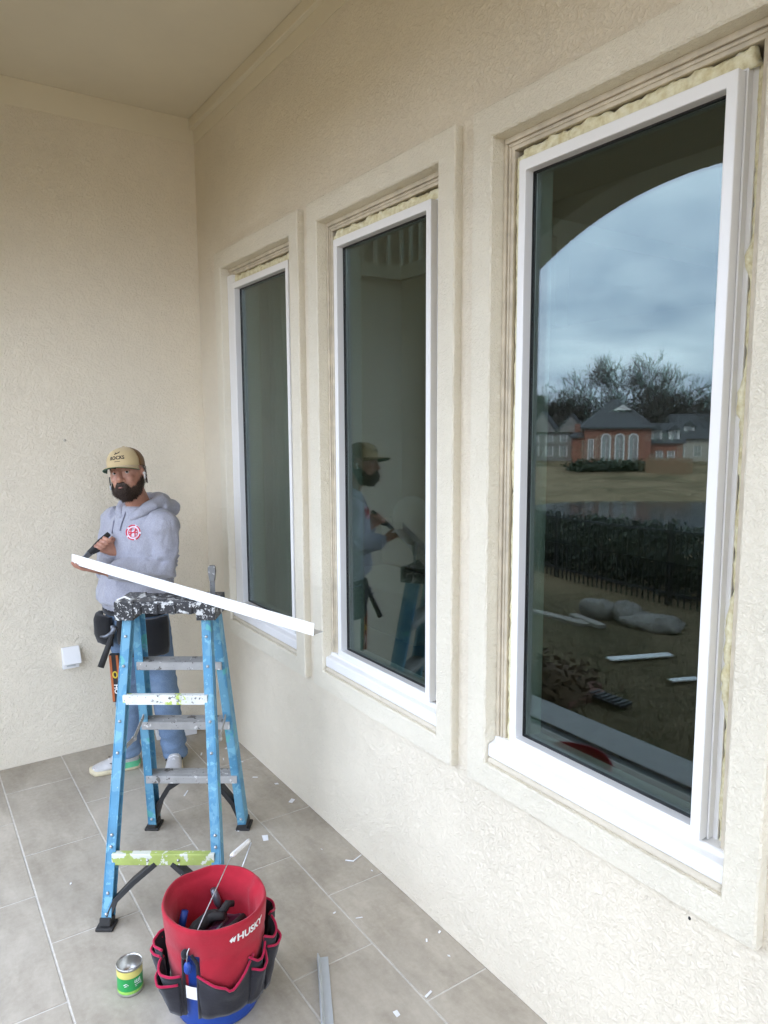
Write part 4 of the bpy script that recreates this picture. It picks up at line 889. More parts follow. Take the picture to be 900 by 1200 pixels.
h = MB(); q = [at(405, 1009, 'z', 0), at(414, 1010, 'z', 0), at(423, 1003, 'z', 0)]; h.tube([p_+ZU*.004 for p_ in q], .003, 6); tag(h.build('bent_clip', M['scrap']), 'thin bent white clip on the tiles by the wall', 'clip')
bx0 = at(176, 874, 'z', 0); bxa, bxb = at(184, 868, 'z', 0), at(231, 860, 'z', 0); bx = thing('white_carton', 'white carton on the floor behind the man by the corner', 'carton', (bxa+bxb)/2)
bd = (bxb-bxa); bl_ = bd.length; bd.normalize(); bn = Vector((-bd.y, bd.x, 0)); bn = bn if bn.y > 0 else -bn
h = MB(); h.obox((bxa+bxb)/2+bn*.05+ZU*.045, bd*bl_/2, bn*.05, ZU*.045); h.build('box', M['scrap'], bx, bevel=.003); h = MB(); h.obox((bxa+bxb)/2-bn*.015+ZU*.084, bd*bl_*.48, bn*.02-ZU*.012, ZU*.001); h.build('flap', M['scrap'], bx)
OC = at(82, 769, 'y', D); ou = thing('outlet_cover', 'white weatherproof outlet with raised flip cover on the end wall', 'outlet', OC)
h = MB(); h.box((OC.x-.046, D-.022, OC.z-.068), (OC.x+.046, D+.002, OC.z+.060)); h.build('base', M['vinyl2'], ou, bevel=.004)
h = MB(); h.box((OC.x-.024, D-.024, OC.z-.055), (OC.x+.024, D-.0215, OC.z-.01)); h.build('socket', M['galv'], ou, bevel=.002)
h = MB(); c_ = Vector((OC.x, D-.048, OC.z+.016)); h.obox(c_, (.048, 0, 0), (0, -.026, -.046), (0, -.009, .0045)); h.build('flip_cover', M['vinyl'], ou, bevel=.004)
h = MB(); h.smooth = True; q = at(76, 516, 'y', D); h.sphere(q, (.008, .004, .008), 8, 6); tag(h.build('wall_anchor', M['sealant']), 'tiny brown anchor mark on the end wall', 'anchor')
h = MB(); h.smooth = True; q = at(808, 1076, 'x', 0); h.sphere(q, (.003, .004, .005), 8, 6); tag(h.build('wall_speck', M['rubber']), 'tiny dark speck on the wall under the reflecting window', 'speck')
# ------------------------------------------------------------------ the man
from mathutils.bvhtree import BVHTree
def unit(a): a = math.radians(a); return Vector((math.cos(a), math.sin(a), 0))
Z = Vector((0, 0, 1))
BF = unit(-152); BL = Vector((-BF.y, BF.x, 0))              # body facing, his left
MAN = Vector((-.56, 3.96, 0))
man = thing('person', 'man in tan cap and grey hoodie holding a white strip behind the ladder', 'person', MAN)
def skin_mat():
    m, t, b = new_mat('skin'); t.links.new(ramp(t, noi(t, 30, 4), [(.3, (.34, .155, .10)), (.7, (.47, .24, .165))]), b.inputs['Base Color'])
    b.inputs['Roughness'].default_value = .5; b.inputs['Subsurface Weight'].default_value = .15; b.inputs['Subsurface Radius'].default_value = (.01, .004, .002); b.inputs['Subsurface Scale'].default_value = .5; return m
M['skin'] = skin_mat()
def heather():
    m, t, b = new_mat('heather_fleece'); v = objco(t)
    c = ramp(t, noi(t, 260, 3, .7, 0, v, stretch=(1, 1, .5)), [(.3, (.27, .27, .315)), (.7, (.43, .43, .48))]); c = mixc(t, .3, c, ramp(t, noi(t, 6, 3, .5, 0, v), [(.3, (.31, .31, .355)), (.7, (.43, .43, .475))]))
    t.links.new(c, b.inputs['Base Color']); b.inputs['Roughness'].default_value = .95; b.inputs['Sheen Weight'].default_value = .25; b.inputs['Specular IOR Level'].default_value = .15
    a = bump(t, b, noi(t, 500, 2, .5, 0, v), .25, .001); w = noi(t, 7, 2, .5, 1.4, v, stretch=(1.6, 1.6, .8)); bump(t, b, w, .35, .03, a); return m
def denim():
    m, t, b = new_mat('denim'); v = objco(t)
    c = ramp(t, noi(t, 5, 4, .6, .4, v), [(.3, (.085, .135, .225)), (.6, (.17, .245, .36)), (.8, (.29, .37, .47))]); c = mixc(t, .35, c, ramp(t, noi(t, 300, 2, .5, 0, v), [(.3, (.08, .13, .21)), (.7, (.26, .34, .44))]))
    t.links.new(c, b.inputs['Base Color']); b.inputs['Roughness'].default_value = .9; b.inputs['Specular IOR Level'].default_value = .15; bump(t, b, noi(t, 400, 2, .5, 0, v), .3, .001); return m
M['fleece'] = heather(); M['denim'] = denim()
m, t, b = new_mat('dark_brown_hair'); v_ = objco(t)
t.links.new(ramp(t, noi(t, 330, 3, .6, 0, v_, stretch=(1, 1, .35)), [(.35, (.018, .010, .006)), (.55, (.055, .032, .020)), (.75, (.13, .08, .05))]), b.inputs['Base Color']); b.inputs['Roughness'].default_value = .6; M['hair'] = m
M['captan'] = fabric('tan_cap_cotton', (.52, .40, .22), 700, .06); M['capbrown'] = fabric('brown_cap_mesh', (.20, .105, .035), 700, .1); M['capgreen'] = fabric('green_brim_lining', (.012, .10, .05), 700, .1)
M['black_ink'] = simple('black_thread', (.012, .012, .012), .8, .1); M['red_ink'] = simple('red_print', (.62, .045, .075), .7, .05)
M['eyewhite'] = simple('eye_white', (.42, .38, .35), .3, .02); M['iris'] = simple('dark_iris', (.02, .012, .008), .2, .1); M['lips'] = simple('lips', (.32, .14, .11), .5, .1)
M['string'] = fabric('grey_drawstring', (.20, .20, .25))

def mv(p_, y): return CAM+(Vector(p_)-CAM)*(y/p_[1])
CSH = mv((-.552, 3.955, 1.405), 3.80); HIP = mv((-.585, 3.965, .93), 3.90); NB = at(163, 588, 'y', 3.78)
SL, SR = CSH+BL*.165, CSH-BL*.165
EL_, WL = at(195, 663, 'y', 3.66), at(125, 670, 'y', 3.69)
ER_, WR = at(127, 668, 'y', 3.96), at(131, 645, 'y', 3.76)
KL, AL = at(190, 795, 'y', 3.88), at(205, 878, 'y', 3.955); KR, AR = at(153, 795, 'y', 3.96), at(150, 876, 'y', 4.02)
HL_, HR_ = HIP+BL*.085+Z*-.02, HIP-BL*.085+Z*-.02
HC_ = at(149, 554, 'y', 3.73); HF = unit(-126); HLf = Vector((-HF.y, HF.x, 0))
tilt = Matrix.Rotation(math.radians(7), 3, HF) @ Matrix.Rotation(math.radians(-4), 3, HLf)
HFt, HLt, HUt = tilt @ HF, tilt @ HLf, tilt @ Z
def hp(f, l, u): return HC_+HFt*f+HLt*l+HUt*u
def ering(c, ax, ay, a, b, n=24, e=1.0): return [c+ax*a*math.copysign(abs(math.cos(t))**e, math.cos(t))+ay*b*math.copysign(abs(math.sin(t))**e, math.sin(t)) for t in [2*math.pi*k/n for k in range(n)]]
HR = [(-.122, .018, .060, .028), (-.116, .036, .078, .010), (-.102, .051, .088, -.018), (-.082, .060, .092, -.046), (-.058, .066, .094, -.066), (-.03, .071, .093, -.082), (0, .0745, .089, -.094), (.03, .077, .095, -.099), (.06, .077, .090, -.099), (.09, .066, .070, -.082), (.110, .042, .042, -.052), (.119, .014, .012, -.016)]
def hring(u, w, fr, bk, g=0, n=28):
    r = []
    for k in range(n):
        t = 2*math.pi*k/n; c, s = math.cos(t), math.sin(t); f = ((fr+g) if c > 0 else -(bk-g))*math.copysign(abs(c)**.9, c); r.append(hp(f, (w+g)*math.copysign(abs(s)**.9, s), u))
    return r
def finger(h, pts, r0, r1):
    n = len(pts); h.tube(pts, [r0+(r1-r0)*k/(n-1) for k in range(n)], 8); h.sphere(pts[-1], r1*1.0, 8, 6)
h = MB()
h.rings([hring(*q) for q in HR])                                      # skull and jaw
h.tube([hp(.088, 0, .012), hp(.100, 0, -.012), hp(.113, 0, -.034), hp(.104, 0, -.046)], [.008, .011, .0145, .012], 10)   # nose
for s in (-1, 1):
    h.sphere(hp(.094, s*.0135, -.040), .0105, 10, 8); h.sphere(hp(.063, s*.036, -.032), (.024, .024, .024), 12, 8)
    h.sphere(hp(.086, s*.030, .024), (.012, .016, .0085), 12, 8, Matrix((HFt, HLt, HUt)).transposed())
    h.sphere(hp(-.008, s*.077, -.010), (.020, .009, .031), 12, 8, Matrix((HFt, HLt, HUt)).transposed() @ Matrix.Rotation(s*.35, 3, 'Z'))
    h.sphere(hp(-.004, s*.074, -.034), (.010, .006, .010), 8, 6)
h.sphere(hp(.088, 0, -.072), (.014, .022, .010), 12, 8, Matrix((HFt, HLt, HUt)).transposed())
h.tube([hp(-.03, 0, -.03), hp(-.035, 0, -.09), NB+Z*-.02, NB+Z*-.10+BF*.0], [.062, .058, .062, .085], 20)   # neck
h.rings([ering(c, BL, BF, a, b) for c, a, b in ((HIP+Z*-.06, .14, .11), (HIP+Z*.06, .15, .11), (HIP+Z*.2+(CSH-HIP)*.1, .14, .10), (CSH+Z*-.1, .165, .11), (CSH, .15, .09), (CSH+Z*.07, .08, .07))])
for s_, e_, w_ in ((SL, EL_, WL), (SR, ER_, WR)): h.tube([s_, (s_+e_)/2, e_, (e_*.5+w_*.5), w_], [.055, .048, .042, .038, .028], 14); h.sphere(s_, .055)
for p0, k_, a_ in ((HL_, KL, AL), (HR_, KR, AR)): h.tube([p0, (p0+k_)/2, k_, k_*.55+a_*.45, a_, a_-Z*.05], [.085, .075, .056, .056, .038, .040], 16)
# left hand: palm under the strip end, four fingers running along beneath it and curling up, thumb along the far side
tipL = at(76, 661, 'y', 3.68); ld = (tipL-WL).normalized(); lx = Vector((-ld.y, ld.x, 0)).normalized(); lx = lx if lx.y < 0 else -lx; lz = ld.cross(lx); lz = lz if lz.z > 0 else -lz
PLm = WL+ld*.085-lz*.010
h.rings([ering(WL+ld*t, lx, lz, a, b, 14) for t, a, b in ((-.02, .027, .022), (.02, .032, .020), (.06, .042, .017), (.095, .044, .015), (.105, .040, .012))])
for k, (off, ln) in enumerate(((.033, .068), (.011, .078), (-.011, .074), (-.032, .058))):
    b0 = WL+ld*.098+lx*off-lz*.002; finger(h, [b0-ld*.02, b0+ld*ln*.42-lz*.004, b0+ld*ln*.75+lz*.002, b0+ld*ln*.95+lz*.014], .0092, .0074)
b0 = WL+ld*.035-lx*.034; finger(h, [b0, b0+ld*.025-lx*.016+lz*.008, b0+ld*.055-lx*.014+lz*.020, b0+ld*.078-lx*.006+lz*.026], .0115, .0085)
# right hand: fist closed on the black cutter
TA, TB = at(99, 653, 'y', 3.74), at(126, 627, 'y', 3.76); td = (TB-TA).normalized(); GC = TA+(TB-TA)*.66
rd = (GC-WR).normalized(); rx = td.cross(rd).normalized()
h.rings([ering(WR+rd*t, td, rx, a, b, 14) for t, a, b in ((-.03, .026, .022), (.0, .030, .022), (.035, .040, .019), (.06, .040, .016))])
KN = WR+rd*.055
for k, off in enumerate((.030, .010, -.010, -.029)):
    c = KN+td*off; finger(h, [c-rd*.02, c+rd*.016-rx*.006, c+rd*.028+rx*.014, c+rd*.018+rx*.034, c-rd*.002+rx*.038], .0092, .0076)
c = WR+rd*.03+td*.034; finger(h, [c, c+td*.018+rx*.012+rd*.012, c+td*.016+rx*.026+rd*.026, c+td*.004+rx*.038+rd*.030], .0112, .0085)
body = h.build('body', M['skin'], man); remesh(body, .0042, 3)

# face: eyes, brows, lips, beard, hair, earbud
for s in (-1, 1):
    h = MB(); h.smooth = True; h.sphere(hp(.0785, s*.031, .0015), .0112, 14, 10); ey = h.build('eye', M['eyewhite'], man)
    gz_ = (CAM-hp(.0785, s*.031, .0015)).normalized(); h = MB(); h.smooth = True; h.sphere(hp(.0785, s*.031, .0015)+gz_*.0082, .0058, 10, 8); h.build('iris', M['iris'], ey)
    h = MB(); h.smooth = True; h.tube([hp(.078, s*.0455, .003), hp(.0895, s*.036, .0095), hp(.0915, s*.027, .0095), hp(.086, s*.0185, .003)], [.003, .0048, .0048, .003], 8); h.build('eyelid', M['skin'], ey)
    h = MB(); h.smooth = True; h.tube([hp(.080, s*.050, .019), hp(.0945, s*.036, .0285), hp(.0985, s*.024, .027), hp(.099, s*.014, .022)], [.002, .0042, .005, .004], 8); h.build('eyebrow', M['hair'], man)
h = MB(); h.smooth = True; h.tube([hp(.096, -.020, -.0760), hp(.1085, -.009, -.0745), hp(.1110, 0, -.0745), hp(.1085, .009, -.0745), hp(.096, .020, -.0760)], [.0015, .0036, .004, .0036, .0015], 8); h.build('lips', M['lips'], man)
def beard_mesh():
    h = MB(); h.smooth = True; n = 44; rows = 16; rg = []
    def surf(u, t):
        q = HR
        for a, b in zip(q, q[1:]):
            if u <= b[0]:
                k = max(0, (u-a[0])/(b[0]-a[0])); w, f, bk = [a[i]+(b[i]-a[i])*k for i in (1, 2, 3)]; break
        c, s = math.cos(t), math.sin(t); return (f if c > 0 else -bk)*math.copysign(abs(c)**.9, c), w*math.copysign(abs(s)**.9, s)
    out_, nrm_ = [], []
    for j in range(n+1):
        t = math.radians(-104+208*j/n); at_ = abs(math.degrees(t))
        top = lerp_tab(at_, [(0, -.055), (12, -.054), (22, -.066), (36, -.084), (54, -.078), (72, -.056), (90, -.012), (104, .012)]); col = []
        for k in range(rows+1):
            u = top+(-.128-top)*(k/rows); uu = max(u, -.1195); f, l = surf(uu, t); g = .003+.012*math.sin(math.pi*min(1, .12+k/rows*.9))*(1 if at_ < 75 else max(.25, 1-(at_-75)/40)); g += .006*noise.noise((f*60, l*60, u*60))
            if at_ < 20: g += .004
            ln = math.hypot(f, l) or 1; col.append((f+f/ln*g, l+l/ln*g, u-(.014*(k/rows)**3)*(1 if at_ < 60 else .4)))
        out_.append(col)
    h.rings([[hp(*p_) for p_ in c_] for c_ in out_], cap=False, closed=False)
    rr = random.Random(4)
    for _ in range(5200):                                              # hairs
        j, k = rr.randrange(n), rr.randrange(rows); a = Vector(out_[j][k]); b = Vector(out_[j+1][k+1]); q = a.lerp(b, rr.random()); ln = Vector((q.x, q.y, 0)).normalized(); L_ = rr.uniform(.006, .016)
        d = (ln*.55+Vector((0, 0, -.8))+Vector((rr.gauss(0, .25), rr.gauss(0, .25), rr.gauss(0, .2)))).normalized(); s = ln.cross(Vector((0, 0, 1)))*rr.uniform(.0006, .0013)
        h.add([hp(*(q-s)), hp(*(q+s)), hp(*(q+d*L_))], [(0, 1, 2)])
    for _ in range(1500):                                              # stray hairs softening the upper edge
        j = rr.randrange(n); a = Vector(out_[j][0]).lerp(Vector(out_[j+1][0]), rr.random()); ln = Vector((a.x, a.y, 0)).normalized(); q = a-ln*.004+Vector((0, 0, abs(rr.gauss(0, .004)))); s = ln.cross(Vector((0, 0, 1)))*.0006
        d = (ln*.5+Vector((rr.gauss(0, .3), rr.gauss(0, .3), -.8))).normalized(); h.add([hp(*(q-s)), hp(*(q+s)), hp(*(q+d*rr.uniform(.006, .012)))], [(0, 1, 2)])
    return h
beard_mesh().build('beard', M['hair'], man, recalc=False)
h = MB(); h.smooth = True; rg = []
for u, g in ((.05, .006), (.02, .008), (-.01, .010), (-.035, .012), (-.055, .008), (-.068, .003)):
    w, f, bk = [(q[1], q[2], q[3]) for q in HR if q[0] <= u][-1]; rg.append([hp((-(bk-g))*math.cos(t)*1.0, (w+g*.8)*math.sin(t), u) for t in [math.radians(96+168*k/24) for k in range(25)]])
h.rings(rg, cap=False, closed=False); rr = random.Random(6)
for _ in range(1600):
    t = math.radians(rr.uniform(98, 262)); u = rr.uniform(-.055, .03); r_ = hp(-.108*abs(math.cos(t))*-1*-1 if False else .106*math.cos(t), .086*math.sin(t), u); d = (HUt*-1+HFt*math.cos(t)*.8+HLt*math.sin(t)*.5+Vector((rr.gauss(0, .3), rr.gauss(0, .3), 0))).normalized(); s = HLt*.0007; h.add([r_-s, r_+s, r_+d*rr.uniform(.005, .014)], [(0, 1, 2)])
h.build('hair', M['hair'], man, recalc=False)
h = MB(); h.smooth = True; h.sphere(hp(.004, .087, -.012), .0075, 10, 8); h.tube([hp(.006, .089, -.014), hp(.010, .090, -.040)], [.0045, .003], 8); h.build('earbud', M['vinyl'], man)
h = MB(); h.smooth = True; h.tube([hp(.020, -.084, -.012), hp(.020, -.086, -.055)], [.0032, .0028], 6); h.build('headset_boom', M['rubber'], man)
h = MB(); h.smooth = True; h.tube([hp(.020, -.086, -.055), hp(.020, -.086, -.078)], [.0045, .0045], 6); h.build('headset_tip', M['galv'], man)

# cap
cap_root = None
CT = [(.030, .0860, .1035, -.1075), (.046, .0865, .1045, -.1075), (.068, .0850, .1035, -.103), (.092, .0755, .094, -.090), (.112, .058, .075, -.066), (.124, .035, .045, -.038), (.130, .010, .012, -.012)]
def cap_pt(u, t, g=0):
    for a, b in zip(CT, CT[1:]):
        if u <= b[0]:
            k = max(0, (u-a[0])/(b[0]-a[0])); w, f, bk = [a[i]+(b[i]-a[i])*k for i in (1, 2, 3)]; break
    else: w, f, bk = CT[-1][1:]
    c, s = math.cos(t), math.sin(t); sg = .004*(abs(math.sin(3*t))**.3); f_ = (f if c > 0 else -bk)+g+.001; return hp(f_*math.copysign(abs(c)**.92, c), (w+g)*math.copysign(abs(s)**.92, s), u+.0006*math.cos(6*t))
def cap_part(t0, t1, nm, mt, parent):
    h = MB(); h.smooth = True; us = [.028, .034, .046, .058, .070, .083, .096, .108, .118, .125, .130]
    h.rings([[cap_pt(u, math.radians(t0+(t1-t0)*k/30)) for k in range(31)] for u in us], cap=False, closed=False); o = h.build(nm, mt, parent, recalc=True)
    md = o.modifiers.new('thick', 'SOLIDIFY'); md.thickness = .0025; md.offset = -1; return o
cfr = cap_part(-72, 72, 'cap_front', M['captan'], man); cbk = cap_part(72, 288, 'cap_back', M['capbrown'], man)
h = MB(); h.smooth = True; h.sphere(hp(0, 0, .131), (.008, .008, .004), 10, 6); h.build('cap_button', M['captan'], cfr)
for t in (-72, 72, 0, 130, 230):
    h = MB(); h.tube([cap_pt(u, math.radians(t), .0006) for u in (.03, .055, .08, .105, .12, .129)], .0009, 5); h.build('seam', M['captan'] if t == 0 else M['capbrown'], cfr if abs(t) < 80 else cbk)
def brim(off, nm, mt):
    h = MB(); h.smooth = True; rg = []
    for i in range(9):
        e = i/8; row = []
        for k in range(25):
            s = -1+2*k/24; t = math.radians(s*66); base = cap_pt(.031, t); ln = .078*(1-abs(s)**2.6)**.55 if abs(s) < 1 else 0
            row.append(base+HFt*ln*e+HUt*(off-.018*(s*s)*(.3+.7*e)-.006*e)+HLt*s*.004*e)
        rg.append(row)
    h.rings(rg, cap=False, closed=False); o = h.build(nm, mt, man, recalc=True); md = o.modifiers.new('thick', 'SOLIDIFY'); md.thickness = .0022; md.offset = 0; return o
br = brim(0, 'brim', M['captan']); ul = brim(-.0028, 'brim_lining', M['capgreen'])
text_mesh('ROCKS', .024, lambda x, y: cap_pt(.072+y, -x/.098*-1 if False else x/.098, .0016), 'cap_lettering', M['black_ink'], cfr, bold=.0008)
h = MB()
for a, b, r_ in (((-.014, .091), (.012, .098), .0022), ((-.004, .094), (-.012, .100), .0016), ((.004, .096), (.016, .102), .0013), ((-.012, .054), (.014, .054), .0014)): h.tube([cap_pt(a[1], a[0]/.098, .001), cap_pt(b[1], b[0]/.098, .001)], r_, 5)
h.build('cap_emblem', M['black_ink'], cfr)

# hoodie
h = MB(); up = CSH-HIP
rows = [(.035, .188, .155, -.01), (.05, .200, .168, -.01), (.075, .214, .182, .004), (.12, .214, .180, .006), (.20, .204, .165, .004), (.30, .203, .156, .004), (.40, .203, .150, 0), (.46, .186, .138, 0), (.51, .150, .118, -.005), (.55, .110, .100, -.01), (.575, .088, .090, -.012)]
h.rings([ering(HIP+(CSH-HIP)*(z/up.z)*1.0+BF*o_+(Z*(z-(CSH-HIP).z*(z/up.z))) + ((NB-CSH)*Vector((1, 1, 0)).x*0 if False else Vector((0, 0, 0))), BL, BF, a, b, 32) for z, a, b, o_ in rows])
for s_, e_, w_ in ((SL, EL_, WL), (SR, ER_, WR)):
    d2 = (w_-e_).normalized(); cuff = w_-d2*.012
    h.tube([s_+(CSH-s_)*.25+Z*.012, s_, s_.lerp(e_, .35), s_.lerp(e_, .75), e_+(e_-(s_+w_)/2).normalized()*.006, e_.lerp(cuff, .3), e_.lerp(cuff, .65), e_.lerp(cuff, .88), cuff], [.085, .086, .078, .070, .067, .064, .059, .055, .040], 18)
    h.sphere(s_+Z*-.005, .086, 16, 12)
hoodie = h.build('hoodie', M['fleece'], man); remesh(hoodie, .007, 6)
me = hoodie.data
T0 = BVHTree.FromPolygons([v.co.copy() for v in me.vertices], [tuple(p_.vertices) for p_ in me.polygons]); ec0 = T0.ray_cast(CAM, ray(156, 624).normalized())[0]
for v in me.vertices:                                                   # folds: long diagonal wrinkles, deeper at elbows and above the hem
    p_ = v.co; q = Vector((p_.dot(BL), p_.dot(BF), p_.z)); dl = min((p_-EL_).length, (p_-ER_).length, (p_-WL).length*1.2)
    k = (.0065+.013*math.exp(-(dl/.12)**2)+.009*math.exp(-((p_.z-1.03)/.07)**2))*(1-.85*math.exp(-((p_-ec0).length/.075)**2))
    f = noise.noise((q.x*11+q.z*5, q.y*11, q.z*7+q.x*4))+.35*noise.noise((q.x*19, q.y*19+q.z*9, q.z*17)); fr = (1-min(1, abs(f)*1.9))*2-1
    v.co = p_+v.normal*(k*(fr*.6+.4*f))
bm = bmesh.new(); bm.from_mesh(me)
for _ in range(1): bmesh.ops.smooth_vert(bm, verts=bm.verts, factor=.5, use_axis_x=True, use_axis_y=True, use_axis_z=True)
bm.to_mesh(me); bm.free(); me.update()
# hood lying round the neck and shoulders
h = MB(); nb = NB+Z*-.020
def hd(a, r, z): d = BF*math.cos(math.radians(a))+BL*math.sin(math.radians(a)); return nb+d*r+Z*z
h.tube([hd(18, .092, -.060), hd(50, .094, -.022), hd(85, .098, .004), hd(125, .110, .018), hd(160, .125, .014), hd(200, .125, .014), hd(235, .110, .018), hd(275, .098, .004), hd(310, .094, -.022), hd(342, .092, -.060)], [.020, .028, .034, .040, .046, .046, .040, .034, .028, .020], 14)
h.tube([hd(110, .12, -.010), hd(150, .165, -.025), hd(180, .18, -.035), hd(210, .165, -.025), hd(250, .12, -.010)], [.03, .048, .054, .048, .03], 14)
hood = h.build('hood', M['fleece'], hoodie); remesh(hood, .007, 4)
for v in hood.data.vertices: v.co = v.co+v.normal*.006*noise.noise(v.co*26)
hood.data.update()
# flat prints and strings laid on the cloth
vv_ = [v.co.copy() for v in me.vertices]; T = BVHTree.FromPolygons(vv_, [tuple(p_.vertices) for p_ in me.polygons])
def on_cloth(px, py, g=.003):
    v = ray(px, py).normalized(); r_ = T.ray_cast(CAM, v); 
    if r_[0] is None: return CAM+v*4.0
    return r_[0]+r_[1]*g if r_[1].dot(v) < 0 else r_[0]-r_[1]*g
ec = on_cloth(156, 624); en = T.find_nearest(ec)[1]
if en.dot(CAM-ec) < 0: en = -en
eu = (Z-en*en.z).normalized(); er = eu.cross(en)
def emb(x, y):
    q = ec+er*x+eu*y; r_ = T.ray_cast(q+en*.06, -en); b_ = r_[0] if r_[0] is not None else q; return b_+en*.0028
h = MB(); R0 = .036
def arc(r, a0, a1, w, n=10): h.tube([emb(r*math.cos(math.radians(a0+(a1-a0)*k/n)), r*math.sin(math.radians(a0+(a1-a0)*k/n))) for k in range(n+1)], w, 4)
for k in range(5): arc(R0, 72*k+6, 72*k+62, .0034, 6)
arc(R0*.66, 0, 360, .0018, 20)
def seg(a, b, w): h.tube([emb(a[0]*R0+(b[0]-a[0])*R0*k/5, a[1]*R0+(b[1]-a[1])*R0*k/5) for k in range(6)], w, 4)
seg((-.3, .55), (-.3, -.55), .0028); seg((.3, .55), (.3, -.55), .0028); seg((-.62, .0), (.62, .0), .0028); seg((-.5, -.3), (.5, .3), .0022)
h.build('chest_emblem', M['red_ink'], hoodie)
h = MB(); h.add([emb(R0*1.12*math.cos(t), R0*1.12*math.sin(t))-en*.0012 for t in [2*math.pi*k/24 for k in range(24)]]+[ec-en*.0012], [(k, (k+1) % 24, 24) for k in range(24)]); h.build('emblem_ground', simple('pale_print', (.66, .62, .68), .8, .03), hoodie, recalc=False)
for pts in (((139, 590), (137, 600), (134, 612), (132, 625)), ((149, 593), (147, 603), (143, 614), (141, 622))):
    h = MB(); h.smooth = True; h.tube([on_cloth(a, b, .004) for a, b in pts], .0032, 6); h.build('drawstring', M['string'], hoodie)
M['rib'] = fabric('grey_rib_knit', (.33, .33, .375), 300, .08)
h = MB(); h.smooth = True; hq = [HIP+Vector((CSH.x-HIP.x, CSH.y-HIP.y, 0))*(z/up.z)+Z*z+BF*-.008 for z in (.022, .030, .055, .068)]
h.rings([[c+BL*(a*(1+.012*math.cos(40*t)))*math.cos(t)+BF*(b*(1+.012*math.cos(40*t)))*math.sin(t) for t in [2*math.pi*k/160 for k in range(160)]] for c, a, b in zip(hq, (.193, .198, .203, .200), (.158, .164, .170, .168))], cap=False); h.build('hem_rib', M['rib'], hoodie)
for e_, w_ in ((EL_, WL), (ER_, WR)):
    d2 = (w_-e_).normalized(); h = MB(); h.smooth = True; h.tube([w_-d2*.060, w_-d2*.050, w_-d2*.012, w_-d2*.004], [.044, .043, .039, .036], 20); h.build('cuff_rib', M['rib'], hoodie)
# jeans
h = MB()
h.rings([ering(HIP+Z*z, BL, BF, a, b, 28) for z, a, b in ((.06, .165, .125), (0, .178, .135), (-.06, .182, .138), (-.11, .165, .125))])
for p0, k_, a_ in ((HL_, KL, AL), (HR_, KR, AR)):
    h.tube([p0+Z*.02, p0.lerp(k_, .25), p0.lerp(k_, .6), k_, k_.lerp(a_, .3), k_.lerp(a_, .7), a_+Z*.015, a_-Z*.035], [.098, .100, .088, .074, .072, .066, .064, .066], 20)
jeans = h.build('jeans', M['denim'], man); remesh(jeans, .008, 5)
for v in jeans.data.vertices:
    p_ = v.co; lowz = math.exp(-((p_.z-.12)/.09)**2); kz = math.exp(-((p_.z-.5)/.1)**2)
    f = 1-abs(noise.noise((p_.x*8, p_.y*8, p_.z*22)))*2; v.co = p_+v.normal*(.003+.009*lowz+.006*kz)*f
jeans.data.update()
# shoes
M['shoe'] = splat('grey_white_mesh_shoe', (.52, .50, .48), [(40, .6, (.62, .60, .58), 2), (25, .66, (.40, .16, .18), 5)], .8); M['sole'] = simple('cream_sole', (.62, .54, .36), .7, .1, 30); M['heelgreen'] = simple('mint_heel', (.12, .50, .26), .6, .1, 30)
def shoe(heel, toe, lab):
    d = (toe-heel); d.z = 0; ln = d.length; d.normalize(); s = Vector((-d.y, d.x, 0)); heel = Vector((heel.x, heel.y, 0)); root = thing('shoe_tmp', 'x', 'x')
    bpy.data.objects.remove(root)
    def rg(t, w, z0, z1): c = heel+d*ln*t; return [c+s*w*x+Z*(z0+(z1-z0)*y) for x, y in ((-1, 0), (-1, .35), (-.82, .75), (-.4, 1), (0, 1.04), (.4, 1), (.82, .75), (1, .35), (1, 0))]
    h = MB(); h.smooth = True
    h.rings([rg(*q) for q in ((.0, .022, .03, .095), (.04, .032, .025, .105), (.14, .037, .022, .112), (.28, .037, .02, .115), (.42, .040, .02, .092), (.58, .045, .018, .074), (.74, .048, .018, .060), (.88, .043, .018, .050), (.97, .028, .02, .038), (1.0, .012, .022, .03))]); up_ = h.build('shoe', M['shoe'], man); sb = up_.modifiers.new('sub', 'SUBSURF'); sb.levels = sb.render_levels = 1
    h = MB(); h.smooth = True
    def out_(z, g): return [heel+d*ln*t+s*w_+Z*(z+(.012 if t > .93 else 0)) for t, w_ in [(-.01, .0), (.0, .028+g), (.12, .040+g), (.35, .041+g), (.6, .049+g), (.78, .051+g), (.92, .042+g), (1.0, .022+g), (1.02, 0), (1.0, -.022-g), (.92, -.042-g), (.78, -.051-g), (.6, -.049-g), (.35, -.041-g), (.12, -.040-g), (0, -.028-g)]]
    h.rings([out_(.001, -.003), out_(.006, .001), out_(.022, .001), out_(.027, -.004)]); h.build('sole', M['sole'], up_)
    h = MB(); h.smooth = True; h.rings([[heel+d*ln*t+s*w_+Z*z for t, w_ in ((.34, .0435), (.2, .0435), (.06, .040), (-.016, .018), (-.016, -.018), (.06, -.040), (.2, -.0435), (.34, -.0435))] for z in (.018, .034, .052)], cap=False, closed=False); h.build('heel_clip', M['heelgreen'], up_)
    for sd in (1, -1):
        h = MB(); h.tube([heel+d*ln*t+s*sd*w_+Z*z for t, w_, z in ((.32, .0405, .075), (.42, .0415, .052), (.50, .0445, .052), (.62, .0445, .066))], [.002, .004, .004, .0015], 5); h.build('side_mark', M['black_ink'], up_)
    h = MB()
    for k in range(4): t = .46+.08*k; zt = .092-.12*(t-.42); h.tube([heel+d*ln*t-s*.026+Z*(zt-.006), heel+d*ln*t+Z*(zt+.004), heel+d*ln*t+s*.026+Z*(zt-.006)], .003, 5)
    h.build('laces', M['whiteprint'], up_)
